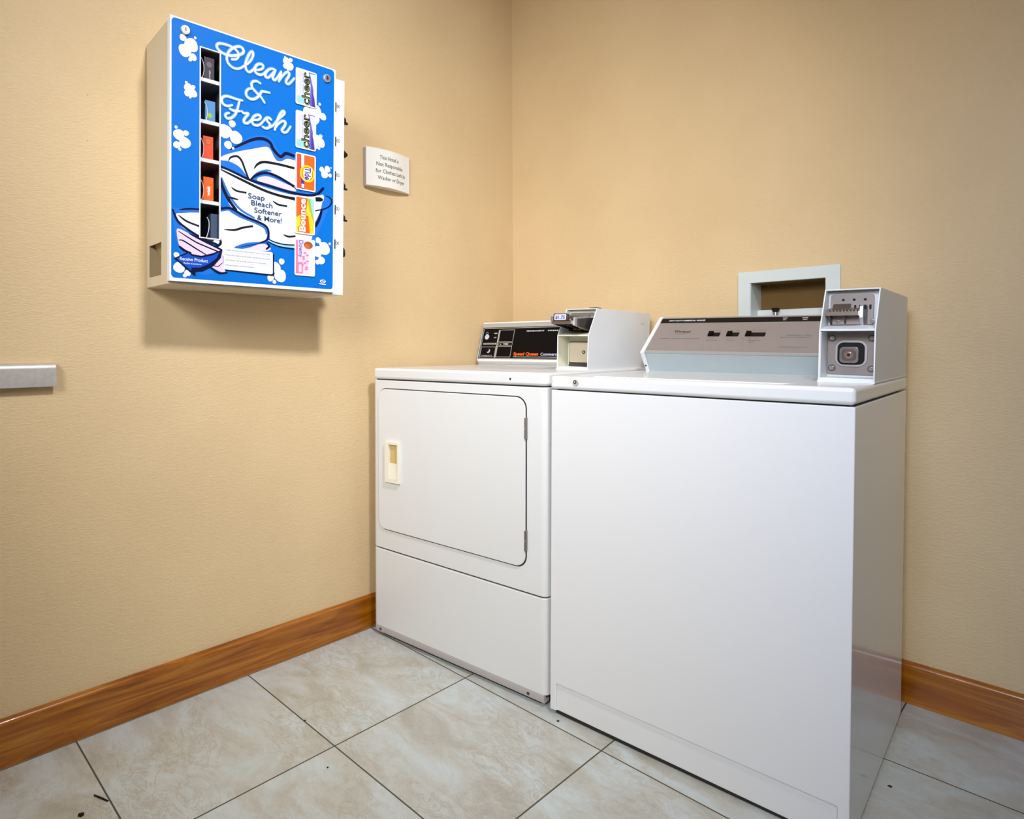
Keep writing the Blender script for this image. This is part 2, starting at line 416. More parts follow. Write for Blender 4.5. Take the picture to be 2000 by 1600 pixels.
# printed artwork of the vending machine front, in millimetres on its door
ART = r"""{"ART":[["p","ink_royal",[[-108.8,24.9],[-71.3,38.2],[-28.0,72.5],[10.5,85.2],[36.9,80.0],[57.2,49.9],[105.4,56.2],[107.2,31.2],[102.4,-51.8],[196.3,-45.6],[215.1,-54.2],[211.4,-87.5],[163.6,-183.9],[103.3,-211.9],[25.6,-210.0],[19.2,-228.9],[-68.9,-242.6],[-127.7,-299.2],[-167.6,-299.0],[-212.3,-246.9],[-228.1,-152.1],[-213.4,-144.6],[-158.0,-137.2],[-108.9,-127.7],[-85.0,-124.5],[-109.5,-64.0]],1],
["p","ink_white",[[-108.6,0.1],[-95.3,11.4],[-58.9,27.9],[-15.0,44.3],[18.9,56.3],[32.1,49.7],[43.9,30.3],[57.4,24.5],[84.6,38.0],[105.5,37.2],[105.9,-38.6],[57.6,-18.4],[17.7,-12.9],[-8.1,-21.9],[-28.6,-46.4],[-39.8,-28.8],[-58.6,-11.3],[-86.1,-3.0],[-104.1,-4.3]],1],
["p","ink_pink",[[-6.5,-33.7],[8.0,-26.1],[29.3,-23.1],[64.5,-30.3],[102.4,-40.8],[104.2,-50.9],[41.1,-47.3],[-1.6,-41.1]],1],
["s","ink_mid_blue",[[-27.1,-43.2],[-8.1,-21.9],[17.7,-8.3],[34.2,-6.3]],6.7,0.3,0.5],
["s","ink_mid_blue",[[-8.7,49.2],[23.8,61.9],[37.1,52.2],[50.6,33.1],[60.7,28.8],[81.1,40.5],[103.7,40.0]],8.1,0.3,1],
["s","ink_navy",[[-83.4,27.0],[-59.0,42.8],[-21.6,66.3],[7.3,75.3],[28.7,70.6],[40.4,52.9],[60.7,38.2],[77.7,50.2],[103.7,47.9]],9.2,0.2,1],
["s","ink_black",[[-86.7,-3.1],[-80.2,7.8],[-63.4,14.0],[-51.0,5.0],[-39.9,-19.9],[-28.6,-46.4]],6.0,0.2,1],
["s","ink_black",[[-16.2,-9.7],[-5.1,5.0],[14.3,14.0],[57.4,15.8],[103.8,14.1]],7.3,0.2,1],
["s","ink_navy",[[-28.7,-44.9],[-11.3,-27.0],[17.7,-14.4],[54.3,-18.9],[104.1,-37.3]],7.9,0.4,1],
["p","ink_white",[[-108.3,-27.5],[-70.7,-32.6],[-27.1,-45.3],[24.6,-55.2],[104.2,-61.0],[177.7,-50.6],[196.3,-45.6],[196.3,-66.7],[178.0,-117.9],[163.5,-164.6],[149.2,-194.9],[103.3,-206.3],[68.9,-205.8],[33.8,-197.0],[25.3,-161.4],[-13.6,-145.4],[-63.8,-127.5],[-85.1,-112.8],[-103.6,-60.1]],1],
["s","ink_mid_blue",[[-20.8,-41.2],[24.5,-46.9],[92.0,-54.0],[148.6,-51.1]],8.2,0.3,0.6],
["s","ink_navy",[[-108.4,-20.2],[-70.7,-29.7],[-28.7,-41.3],[24.5,-47.8],[92.0,-55.0],[148.6,-54.3],[177.7,-45.1],[196.9,-25.9]],6.9,0.8,1.3],
["s","ink_black",[[-108.3,-28.3],[-55.2,-43.9],[8.3,-61.7],[58.0,-69.5],[106.0,-71.7]],7.3,0.4,1.3],
["s","ink_black",[[171.2,-62.3],[183.3,-60.5],[196.3,-59.6]],13.0,1,0.1],
["s","ink_mid_blue",[[-105.2,-48.7],[-93.0,-75.9],[-76.2,-102.7],[-51.4,-125.8],[-13.6,-141.8]],6.5,0.6,0.8],
["s","ink_navy",[[-108.1,-52.1],[-100.4,-77.1],[-85.2,-104.0],[-65.3,-127.7]],8.8,0.7,0.9],
["s","ink_black",[[-79.5,-69.4],[-64.2,-76.8],[-36.9,-77.6]],5.3,0.1,1],
["s","ink_black",[[-85.3,-97.6],[-73.2,-97.9],[-59.4,-99.7]],5.3,0.8,0.3],
["s","ink_black",[[38.0,-87.2],[54.8,-94.7],[81.9,-95.6]],5.6,0.1,1],
["s","ink_black",[[70.4,-175.4],[85.8,-179.3],[108.3,-175.6]],5.6,0.1,1],
["s","ink_mid_blue",[[196.3,-63.5],[189.0,-97.0],[170.7,-131.7]],6.5,0.6,0.4],
["s","ink_navy",[[192.0,-90.1],[183.5,-117.2],[171.5,-139.6]],8.4,0.7,1],
["s","ink_navy",[[203.8,-46.7],[219.6,-50.9],[224.6,-64.3],[207.6,-82.1],[170.6,-95.3]],4.3,0.6,0.8],
["s","ink_sky",[[25.5,-196.4],[58.8,-205.3],[105.0,-207.1]],6.2,0.4,0.8],
["s","ink_navy",[[20.6,-191.7],[45.4,-199.5],[75.7,-202.7],[105.0,-201.1]],3.7,0.6,1],
["s","ink_navy",[[23.9,-200.5],[58.8,-210.5],[105.0,-212.4]],4.0,0.6,1],
["p","ink_white",[[-219.2,-159.2],[-191.5,-151.5],[-157.9,-147.1],[-105.8,-137.4],[-82.0,-132.8],[-51.3,-146.5],[-13.6,-153.8],[12.2,-162.9],[22.2,-181.5],[14.1,-199.6],[-22.6,-211.7],[-69.0,-226.5],[-75.0,-234.4],[-102.0,-236.8],[-128.5,-220.7],[-168.6,-206.3],[-207.5,-188.3]],1],
["s","ink_mid_blue",[[-82.0,-132.8],[-51.3,-143.6],[-13.6,-152.3],[15.5,-164.0],[22.1,-180.0]],7.8,0.4,0.8],
["s","ink_mid_blue",[[-218.7,-156.4],[-191.5,-149.5],[-160.8,-145.5]],6.1,0.3,1],
["s","ink_navy",[[-212.0,-147.8],[-186.0,-142.1],[-160.8,-139.8]],4.5,0.3,1],
["s","ink_navy",[[-110.3,-130.8],[-85.0,-125.0],[-65.3,-130.6],[-38.9,-142.0],[-7.2,-149.5],[18.7,-159.1],[27.0,-176.4],[20.6,-196.9],[-6.8,-208.7],[-69.0,-226.5]],6.1,1,0.4],
["s","ink_navy",[[-227.3,-150.7],[-220.7,-167.7],[-210.3,-181.7],[-179.8,-200.5],[-145.8,-215.8],[-116.8,-223.8]],6.2,0.7,1],
["s","ink_navy",[[-109.6,-207.3],[-106.6,-218.5],[-115.3,-228.0],[-128.4,-232.1]],6.9,0.6,1],
["s","ink_black",[[-214.6,-161.4],[-194.0,-174.2],[-161.8,-183.0]],5.0,0.2,1],
["s","ink_black",[[-98.0,-182.9],[-69.4,-180.5],[-44.9,-171.0],[-18.2,-164.0]],5.9,0.1,1],
["s","ink_black",[[-157.3,-209.4],[-143.0,-215.0],[-125.1,-215.5]],4.0,0.4,1],
["s","ink_mid_blue",[[-69.0,-226.5],[-38.3,-214.7],[2.8,-204.7]],6.5,0.4,0.3],
["p","ink_pink",[[-218.1,-206.1],[-212.8,-195.0],[-179.8,-208.1],[-128.4,-229.2],[-99.0,-237.2],[-35.1,-224.8],[2.9,-209.2],[22.4,-210.4],[25.7,-225.2],[-93.0,-241.8],[-94.0,-292.6],[-107.3,-293.5],[-130.8,-282.3],[-151.1,-264.0],[-184.8,-259.7],[-209.6,-241.1]],1],
["s","ink_navy",[[-214.1,-201.5],[-174.0,-222.4],[-145.7,-232.3],[-110.8,-242.8]],3.7,0.5,1],
["s","ink_navy",[[-188.1,-204.2],[-151.5,-218.7],[-103.4,-237.0]],5.1,0.4,1],
["s","ink_navy",[[-213.9,-223.6],[-201.6,-224.3],[-168.2,-241.5],[-139.7,-255.9]],3.7,0.5,0.6],
["s","ink_navy",[[-212.4,-238.6],[-198.6,-248.4],[-182.1,-253.9]],6.7,0.6,0.8],
["s","ink_navy",[[21.6,-202.8],[28.3,-212.8],[19.2,-222.8]],6.1,0.5,0.6],
["s","ink_navy",[[-133.7,-285.3],[-110.3,-297.4],[-88.0,-294.2]],5.7,0.6,0.6],
["s","ink_navy",[[-128.0,-277.8],[-114.8,-281.1],[-101.7,-270.0]],2.3,0.6,0.6],
["c","ink_white",[-203.9,279.0],8.5],
["c","ink_white",[-173.7,287.9],3.4],
["c","ink_white",[-183.4,266.8],17.1],
["c","ink_white",[-199.1,248.7],15.8],
["c","ink_white",[-178.9,238.1],9.1],
["c","ink_white",[-186.4,229.7],4.5],
["c","ink_white",[-195.5,170.8],3.4],
["c","ink_white",[-190.6,159.4],10.8],
["c","ink_white",[-178.1,164.1],5.1],
["c","ink_white",[-179.3,148.1],10.8],
["c","ink_white",[-193.3,144.5],7.6],
["c","ink_white",[-185.7,137.1],3.4],
["c","ink_white",[-220.2,54.3],3.9],
["c","ink_white",[-213.3,37.1],13.9],
["c","ink_white",[-195.8,45.0],7.0],
["c","ink_white",[-198.8,20.5],14.6],
["c","ink_white",[-218.4,10.9],8.9],
["c","ink_white",[-211.0,1.8],3.9],
["c","ink_white",[72.7,314.4],2.8],
["c","ink_white",[76.9,304.2],10.8],
["c","ink_white",[90.0,311.2],5.7],
["c","ink_white",[87.3,293.2],11.4],
["c","ink_white",[73.5,289.3],6.9],
["c","ink_white",[81.5,282.7],3.8],
["c","ink_white",[-95.8,72.3],18.2],
["c","ink_white",[-77.3,96.1],9.5],
["c","ink_white",[-66.9,62.2],17.2],
["c","ink_white",[-88.0,38.6],10.6],
["c","ink_white",[-74.3,32.5],3.5],
["c","ink_white",[142.1,183.3],12.9],
["c","ink_white",[169.4,188.1],19.5],
["c","ink_white",[182.2,212.5],4.3],
["c","ink_white",[193.6,179.1],10.5],
["c","ink_white",[165.8,166.1],16.2],
["c","ink_white",[171.6,108.9],15.6],
["c","ink_white",[186.3,121.7],5.6],
["c","ink_white",[186.4,102.1],13.7],
["c","ink_white",[171.6,89.4],7.1],
["c","ink_white",[180.9,85.4],3.9],
["c","ink_white",[190.4,26.9],7.8],
["c","ink_white",[209.1,30.9],9.9],
["c","ink_white",[199.8,14.8],11.8],
["c","ink_white",[217.9,14.6],5.9],
["c","ink_white",[221.3,37.3],2.0],
["c","ink_white",[180.1,-179.0],8.7],
["c","ink_white",[189.3,-187.7],5.8],
["c","ink_white",[200.6,-201.2],18.8],
["c","ink_white",[178.4,-211.4],16.1],
["c","ink_white",[218.6,-184.8],3.9],
["c","ink_white",[191.4,-236.0],11.6],
["c","ink_white",[178.5,-241.9],7.1],
["c","ink_white",[65.8,-250.9],8.6],
["c","ink_white",[47.5,-269.2],15.3],
["c","ink_white",[62.0,-291.2],17.8],
["c","ink_white",[32.8,-299.2],9.7],
["c","ink_white",[44.4,-309.1],5.5],
["c","ink_white",[-218.8,-261.2],7.1],
["c","ink_white",[-212.3,-291.6],14.3],
["c","ink_white",[-191.2,-303.4],8.3],
["c","ink_white",[-198.5,-310.8],5.0],
["p","ink_navy",[[-224.9,-270.0],[-187.6,-248.8],[-180.7,-255.2],[-156.8,-257.4],[-128.2,-247.8],[-102.0,-235.4],[-106.2,-257.4],[-125.0,-280.4],[-153.6,-296.6],[-171.8,-299.3],[-171.7,-311.0],[-184.3,-302.9]],0],
["p","ink_arrow",[[-218.7,-270.0],[-189.0,-253.7],[-182.0,-259.8],[-156.8,-262.2],[-128.2,-253.5],[-110.2,-242.8],[-117.9,-259.8],[-136.6,-275.6],[-159.3,-287.2],[-181.7,-289.4],[-183.0,-297.3]],0],
["t","ink_white","Receive Product",[-210.6,-273.0],70.5,8.3,0],
["t","ink_white","Recibe el producto",[-201.0,-281.3],44.5,4.2,0],
["p","ink_navy",[[-97.6,-232.1],[42.9,-232.8],[43.3,-291.5],[39.4,-293.6],[-94.9,-289.5]],0],
["p","ink_card",[[-100.6,-228.6],[35.0,-228.1],[38.9,-230.8],[39.3,-286.6],[36.0,-288.9],[-98.5,-286.3]],0],
["t","ink_black","1. Before inserting money, check product number on coin handle",[-95.4,-236.8],126.2,3.8,0],
["t","ink_black","2. Place coins in slide to the left handle to be sold below the product",[-96.5,-250.0],128.3,3.8,0],
["t","ink_black","3. Push handle in and turn knob one full turn to vend product",[-96.4,-263.0],116.5,3.8,0],
["t","ink_black","4. Receive product at left side of machine",[-96.3,-276.3],80.4,3.8,0],
["s","ink_grey",[[-99.0,-241.2],[-32.6,-240.9],[37.4,-240.7]],0.9,1,1],
["s","ink_grey",[[-98.8,-254.5],[-32.5,-254.3],[37.4,-254.1]],0.9,1,1],
["s","ink_grey",[[-98.7,-267.5],[-32.4,-267.2],[37.5,-266.9]],0.9,1,1],
["t","ink_slate","Soap",[-33.0,-90.5],47.4,13.7,0],
["t","ink_slate","Bleach",[-24.1,-107.8],61.5,13.8,0],
["t","ink_slate","Softener",[-15.4,-126.4],80.4,13.8,0],
["t","ink_slate","& More!",[-7.2,-145.5],72.4,13.8,0],
["r","ink_white",[196.4,-296.4],9.5,5.2,1.6],
["s","ink_white",[[186.8,-298.3],[193.5,-294.6],[200.2,-298.1],[206.1,-295.2]],2.6,0.5,0.5],
["s","ink_white",[[184.3,-304.2],[195.4,-304.5],[206.5,-305.2]],2.3,1,1],
["s","ink_halo",[[-79.2,261.9],[-67.9,265.8],[-61.7,274.4],[-61.7,283.0],[-68.1,289.7],[-80.7,294.4],[-98.1,295.2],[-114.0,292.1],[-119.4,283.9],[-113.8,275.3],[-100.3,270.3],[-83.0,270.6],[-63.0,277.9],[-50.3,286.4],[-47.5,294.6],[-53.0,301.0],[-63.1,300.4],[-76.9,291.9],[-86.8,280.4],[-91.7,269.2],[-92.6,259.2],[-89.0,249.3],[-79.0,242.5],[-67.7,241.4],[-56.3,245.8],[-44.9,255.8]],10.1,0.75,0.75],
["s","ink_halo",[[-44.9,255.8],[-33.4,266.6],[-24.4,280.4],[-20.6,292.7],[-23.2,299.4],[-29.7,293.7],[-36.1,280.7],[-41.1,265.6],[-42.1,254.2],[-38.4,245.3],[-30.6,243.1],[-21.6,251.3],[-15.1,260.6]],10.2,0.75,0.75],
["s","ink_halo",[[-15.0,253.1],[-0.5,258.4],[7.4,265.7],[6.0,272.9],[-3.3,272.7],[-12.5,265.1],[-16.3,252.7],[-11.0,245.5],[-0.4,244.6],[8.9,249.7],[18.2,261.1]],10.2,0.75,0.75],
["s","ink_halo",[[44.0,269.6],[34.4,270.8],[23.6,265.2],[15.6,254.1],[14.3,244.9],[21.0,242.9],[29.1,250.2],[42.7,268.0]],10.3,0.75,0.75],
["s","ink_halo",[[44.0,269.6],[39.3,258.1],[35.3,248.1],[40.1,241.7],[48.3,249.1],[60.6,270.4]],10.4,0.75,0.75],
["s","ink_halo",[[60.6,270.4],[58.6,258.3],[53.9,241.6]],10.5,0.75,0.75],
["s","ink_halo",[[55.2,244.5],[64.9,260.0],[76.0,272.8],[84.5,273.2],[83.2,263.7],[76.2,251.5],[76.2,243.7],[83.3,243.0],[93.2,253.5],[100.3,263.2]],10.6,0.75,0.75],
["s","ink_halo",[[-0.2,221.7],[-10.9,224.5],[-21.3,220.4],[-25.2,212.5],[-22.5,203.3],[-10.6,193.9],[2.7,184.8],[12.1,173.3]],10.2,0.75,0.75],
["s","ink_halo",[[-21.2,202.4],[-32.9,198.1],[-39.9,188.9],[-39.2,179.2],[-31.4,173.7],[-21.0,173.9],[-10.5,180.2],[-1.4,191.3],[3.9,200.8],[14.6,202.9],[26.7,203.5]],10.2,0.75,0.75],
["s","ink_halo",[[-78.2,143.8],[-89.3,138.7],[-100.4,139.6],[-106.0,147.8],[-104.2,156.7],[-94.4,162.8],[-82.1,163.5],[-67.0,162.4],[-50.6,162.8]],9.8,0.75,0.75],
["s","ink_halo",[[-58.2,159.7],[-61.8,145.3],[-65.5,131.0],[-71.7,118.6],[-81.6,109.1],[-91.5,106.8],[-96.5,112.9],[-92.8,118.5],[-86.7,121.2]],9.9,0.75,0.75],
["s","ink_halo",[[-84.3,132.6],[-73.0,130.5],[-56.7,133.1]],9.9,0.75,0.75],
["s","ink_halo",[[-51.6,134.3],[-46.5,130.6],[-33.6,132.4],[-41.3,120.8],[-46.3,111.0],[-43.7,105.5],[-34.7,107.5],[-27.0,115.4],[-21.9,122.8]],10.0,0.75,0.75],
["s","ink_halo",[[-20.6,119.3],[-7.5,122.3],[0.4,129.1],[-0.9,135.1],[-8.9,135.1],[-19.3,127.1],[-23.1,116.3],[-20.5,108.2],[-11.3,106.5],[-0.8,111.4],[9.8,123.8]],10.2,0.75,0.75],
["s","ink_halo",[[9.8,123.8],[17.7,133.1],[25.8,135.2],[31.9,132.0]],10.3,0.75,0.75],
["s","ink_halo",[[19.1,133.4],[19.8,126.0],[27.3,118.9],[26.0,110.4],[16.6,105.2],[7.2,106.9]],10.3,0.75,0.75],
["s","ink_halo",[[24.7,108.8],[31.4,113.8],[38.2,118.8]],10.4,0.75,0.75],
["s","ink_halo",[[38.2,118.8],[51.8,137.1],[66.9,153.4],[71.1,161.5],[66.2,163.5],[57.2,152.4],[49.0,132.7],[42.3,107.0]],10.5,0.75,0.75],
["s","ink_halo",[[43.7,112.4],[53.2,126.0],[65.6,136.4],[74.0,134.5],[71.3,123.6],[63.7,111.7],[68.6,106.3],[78.4,109.7],[89.6,126.4]],10.5,0.75,0.75],
["s","ink_white",[[-79.2,261.9],[-67.9,265.8],[-61.7,274.4],[-61.7,283.0],[-68.1,289.7],[-80.7,294.4],[-98.1,295.2],[-114.0,292.1],[-119.4,283.9],[-113.8,275.3],[-100.3,270.3],[-83.0,270.6],[-63.0,277.9],[-50.3,286.4],[-47.5,294.6],[-53.0,301.0],[-63.1,300.4],[-76.9,291.9],[-86.8,280.4],[-91.7,269.2],[-92.6,259.2],[-89.0,249.3],[-79.0,242.5],[-67.7,241.4],[-56.3,245.8],[-44.9,255.8]],5.7,0.75,0.75],
["s","ink_white",[[-44.9,255.8],[-33.4,266.6],[-24.4,280.4],[-20.6,292.7],[-23.2,299.4],[-29.7,293.7],[-36.1,280.7],[-41.1,265.6],[-42.1,254.2],[-38.4,245.3],[-30.6,243.1],[-21.6,251.3],[-15.1,260.6]],5.7,0.75,0.75],
["s","ink_white",[[-15.0,253.1],[-0.5,258.4],[7.4,265.7],[6.0,272.9],[-3.3,272.7],[-12.5,265.1],[-16.3,252.7],[-11.0,245.5],[-0.4,244.6],[8.9,249.7],[18.2,261.1]],5.7,0.75,0.75],
["s","ink_white",[[44.0,269.6],[34.4,270.8],[23.6,265.2],[15.6,254.1],[14.3,244.9],[21.0,242.9],[29.1,250.2],[42.7,268.0]],5.8,0.75,0.75],
["s","ink_white",[[44.0,269.6],[39.3,258.1],[35.3,248.1],[40.1,241.7],[48.3,249.1],[60.6,270.4]],5.9,0.75,0.75],
["s","ink_white",[[60.6,270.4],[58.6,258.3],[53.9,241.6]],5.9,0.75,0.75],
["s","ink_white",[[55.2,244.5],[64.9,260.0],[76.0,272.8],[84.5,273.2],[83.2,263.7],[76.2,251.5],[76.2,243.7],[83.3,243.0],[93.2,253.5],[100.3,263.2]],5.9,0.75,0.75],
["s","ink_white",[[-0.2,221.7],[-10.9,224.5],[-21.3,220.4],[-25.2,212.5],[-22.5,203.3],[-10.6,193.9],[2.7,184.8],[12.1,173.3]],5.7,0.75,0.75],
["s","ink_white",[[-21.2,202.4],[-32.9,198.1],[-39.9,188.9],[-39.2,179.2],[-31.4,173.7],[-21.0,173.9],[-10.5,180.2],[-1.4,191.3],[3.9,200.8],[14.6,202.9],[26.7,203.5]],5.7,0.75,0.75],
["s","ink_white",[[-78.2,143.8],[-89.3,138.7],[-100.4,139.6],[-106.0,147.8],[-104.2,156.7],[-94.4,162.8],[-82.1,163.5],[-67.0,162.4],[-50.6,162.8]],5.5,0.75,0.75],
["s","ink_white",[[-58.2,159.7],[-61.8,145.3],[-65.5,131.0],[-71.7,118.6],[-81.6,109.1],[-91.5,106.8],[-96.5,112.9],[-92.8,118.5],[-86.7,121.2]],5.6,0.75,0.75],
["s","ink_white",[[-84.3,132.6],[-73.0,130.5],[-56.7,133.1]],5.6,0.75,0.75],
["s","ink_white",[[-51.6,134.3],[-46.5,130.6],[-33.6,132.4],[-41.3,120.8],[-46.3,111.0],[-43.7,105.5],[-34.7,107.5],[-27.0,115.4],[-21.9,122.8]],5.6,0.75,0.75],
["s","ink_white",[[-20.6,119.3],[-7.5,122.3],[0.4,129.1],[-0.9,135.1],[-8.9,135.1],[-19.3,127.1],[-23.1,116.3],[-20.5,108.2],[-11.3,106.5],[-0.8,111.4],[9.8,123.8]],5.7,0.75,0.75],
["s","ink_white",[[9.8,123.8],[17.7,133.1],[25.8,135.2],[31.9,132.0]],5.8,0.75,0.75],
["s","ink_white",[[19.1,133.4],[19.8,126.0],[27.3,118.9],[26.0,110.4],[16.6,105.2],[7.2,106.9]],5.8,0.75,0.75],
["s","ink_white",[[24.7,108.8],[31.4,113.8],[38.2,118.8]],5.8,0.75,0.75],
["s","ink_white",[[38.2,118.8],[51.8,137.1],[66.9,153.4],[71.1,161.5],[66.2,163.5],[57.2,152.4],[49.0,132.7],[42.3,107.0]],5.9,0.75,0.75],
["s","ink_white",[[43.7,112.4],[53.2,126.0],[65.6,136.4],[74.0,134.5],[71.3,123.6],[63.7,111.7],[68.6,106.3],[78.4,109.7],[89.6,126.4]],5.9,0.75,0.75]],"blue":[-231.3,230.4,-318.0,322.5],"slot":[-160.3,-110.3,-209.7,268.6],"labels":[[104.4,171.0,195.1,295.9],[105.0,169.6,73.1,177.7],[105.6,169.4,-43.3,59.9],[104.5,168.3,-167.0,-60.7],[104.1,169.3,-285.3,-180.5]],"locks":[[-199.1,298.1],[203.3,291.4]],"prices":[221.5,120.2,19.0,-80.9,-182.4],"price_x":[234.8,243.3,244.9,259.6,272.2],"knobs":[197.9,98.3,-0.2,-95.7,-196.5],"shelves":[197.8,92.1,-6.1,-112.7,-210.1],"gap":[[-223.4,-330.2],[204.7,-328.3]]}"""

# ================================================================ the room
XR, YF, ZC = 3.1, -3.5, 2.75
# the floor mesh's origin stays at the world origin so its tile grid is laid out in metres
struct(PB().box((-.135, YF-.12, -.1), (XR+.12, .135, 0), floor_material()).build('floor'))
struct(PB().box((-.135, YF-.12, ZC), (XR+.12, .135, ZC+.1), mat('white_ceiling', (236, 234, 228), .8)).build('ceiling'))
struct(PB().box((-.135, YF-.12, 0), (-.015, .135, ZC), WALL).build('wall_left'))
RX0, RX1, RZ0, RZ1 = .9766, 1.1911, 1.035, 1.1900      # supply box opening
struct(PB().holed(1, .015, .135, (-.015, XR, 0, ZC), [(RX0, RX1, RZ0, RZ1)], WALL).build('wall_back'))
struct(PB().box((XR, YF-.12, 0), (XR+.12, .135, ZC), mat('pale_grey_wall', (206, 208, 212), .7)).build('wall_right'))
struct(PB().holed(1, YF-.12, YF, (-.015, XR, 0, ZC), [], mat('pale_grey_wall', (206, 208, 212), .7)).build('wall_front'))
def base_profile(s):      # depth off the wall, height
    return [(0, 0), (.015, 0), (.0145, .092), (.0150, .095), (.0155, .099), (.0150, .104), (.0125, .109), (.0085, .1125), (.004, .1135), (0, .1135)]
b = PB(); prof = base_profile(1)
b.prism([(-.015+d, z) for d, z in prof], 1, YF, .0, wood_material('oak_baseboard_side', 1))
struct(b.build('baseboard_left', angle=50))
b = PB(); b.prism([(.015-d, z) for d, z in prof], 0, .0, XR, wood_material('oak_baseboard_rear', 0))
struct(b.build('baseboard_back', angle=50))

# ================================================================ coin boxes (a part of each machine)
def coin_box(parent, u0, u1, w0, D, zb, zk, zt, lean, slide_w, style, ro):
    P = Matrix.Translation((u0, w0, zb)) @ Matrix.Rotation(ro, 4, 'Y')
    W = u1-u0; k = zk; t = zt; T = .0028
    paint = 'coinpaint'
    inner = 'coinpaint' if style == 'washer' else 'coincream'
    dep_u, dep_l = .062, (.058 if style == 'washer' else .056)
    b = PB(); prof = [(0, 0), (0, k), (lean, t), (D, t), (D, 0)]
    for a in (0, W-T): b.prism(prof, 0, a, a+T, paint, P)
    b.prism([(lean, t-T), (lean, t), (D, t), (D, t-T)], 0, T, W-T, paint, P)
    b.box((T, 0, 0), (W-T, D, .006), paint, P)
    b.box((T, D-T, .006), (W-T, D, t-T), paint, P)
    # ledge between the two bays
    b.prism([(0, k-.0022), (0, k+.0022), (dep_u, k+.012), (dep_u, k-.0022)], 0, T, W-T, inner, P)
    # inner liners of the two bays
    b.box((T, .001, .006), (T+.0015, dep_l+.01, k-.003), inner, P)
    b.box((T+.0015, dep_l+.006, .006), (W-T, dep_l+.012, k-.0025), inner, P)
    b.box((T, dep_u+.008, k+.012), (W-T, dep_u+.014, t-T-.001), inner, P)
    # base flange
    b.box((-.001, -.003, -.004), (W+.001, D, .0005), paint, P)
    if style == 'dryer':
        b.text('ESD', 'ink_grey', lambda x, y: P @ Vector((W+.0003, D-.075+x, t-.042+y)), w=.030, h=.008, bold=.01)
    cb = b.build('coin_box', parent, bevel=.0009, seg=2)
    # upper plate
    b = PB(); pts = rrect(T+.005, W-T-.012, k+.013, t-.012, .006)
    b.prism(pts, 1, dep_u, dep_u+.005, 'redgrey' if style == 'washer' else 'steel', P)
    for f in (.3, .55, .8):
        b.cyl((T+.005+f*(W-.022), dep_u-.0012, t-.024), 1, .0028, .001, 'black', 12, M=P)
    for i in range(7):
        uu = T+.023+i*.0095
        b.box((uu, dep_u-.001, t-.046), (uu+.004, dep_u, t-.036), 'black', P)
    for uu in (T+.020, W-T-.014):
        b.cyl((uu, dep_u-.003, k+.021), 1, .0042, .003, 'chrome', 16, M=P)
    b.build('slide_plate', cb, bevel=.0006)
    # coin slide: tray, raised deck, teeth, carrier block and guide rails
    b = PB()
    su0, su1 = slide_w[1]-u0, slide_w[2]-u0
    f0 = slide_w[0]-w0; z0 = 1.0605-zb; z1 = 1.083-zb
    b.prism([(f0, z0), (f0, z0+.009), (f0+.006, z0+.0105), (dep_u+.004, z0+.0105), (dep_u+.004, z0-.004), (f0+.02, z0)], 0, su0, su1, 'slidemetal', P)
    b.prism([(f0+.010, z0+.010), (f0+.026, z1+.004), (dep_u+.002, z1+.006), (dep_u+.002, z0+.010)], 0, su0+.010, su1-.018, 'slidemetal', P)
    b.prism([(f0+.007, z0+.010), (f0+.020, z1-.006), (dep_u+.001, z1-.004), (dep_u+.001, z0+.010)], 0, su0+.001, su1-.004, 'slidemetal', P)
    for i in range(9):
        uu = su0+.004+i*(su1-su0-.010)/8
        b.box((uu, f0+.004, z0+.0100), (uu+.0024, f0+.012, z0+.0130), 'chrome', P)
        b.box((uu+.0028, f0+.003, z0+.0101), (uu+.0046, f0+.0125, z0+.0112), 'black', P)
    b.prism([(f0+.004, z0), (f0+.004, z0-.001), (dep_u, z0-.02), (dep_u, z0)], 0, su0+.004, su0+.008, 'darksteel', P)
    b.prism([(f0+.02, z0), (f0+.02, z0-.002), (dep_u, z0-.018), (dep_u, z0)], 0, (su0+su1)/2, (su0+su1)/2+.004, 'darksteel', P)
    # carrier block on the right
    b.prism([(f0+.014, z0-.004), (f0+.018, z1-.002), (dep_u, z1+.004), (dep_u, z0-.022)], 0, su1, min(su1+.006, W-T-.012), 'alu', P)
    b.prism([(f0+.03, z0-.006), (f0+.03, z1-.006), (dep_u, z1), (dep_u, z0-.022)], 0, min(su1+.006, W-T-.012), min(su1+.013, W-T-.006), 'darksteel', P)
    sl = b.build('coin_slide', cb, bevel=.0005)
    if style == 'washer':
        b = PB()
        b.prism(rrect(T+.003, W-T-.006, .012, k-.006, .003), 1, dep_l, dep_l+.005, 'redgrey', P)
        cx, cz = T+.003+(W-T*2-.012)*.52, k*.47+.007
        # raised ring around the vault door
        b.prism(rrect(cx-.031, cx+.031, cz-.030, cz+.030, .019), 1, dep_l-.003, dep_l, 'steel', P)
        b.prism(rrect(cx-.026, cx+.026, cz-.025, cz+.025, .012), 1, dep_l-.0042, dep_l-.003, 'black', P)
        b.build('lock_plate', cb, bevel=.0007)
        b = PB()
        b.prism(rrect(cx-.0195, cx+.0165, cz-.021, cz+.015, .008), 1, dep_l-.016, dep_l-.0042, 'chrome', P)
        b.prism(rrect(cx-.015, cx+.012, cz-.016, cz+.010, .007), 1, dep_l-.0172, dep_l-.016, 'darksteel', P)
        b.cyl((cx-.0015, dep_l-.019, cz-.003), 1, .0095, .0025, 'brown', 28, M=P)
        b.cyl((cx-.0015, dep_l-.0205, cz-.003), 1, .0068, .002, 'chrome', 28, M=P)
        b.cyl((cx-.0015, dep_l-.0213, cz-.003), 1, .0030, .001, 'black', 20, M=P)
        b.build('vault_lock', cb, bevel=.0006)
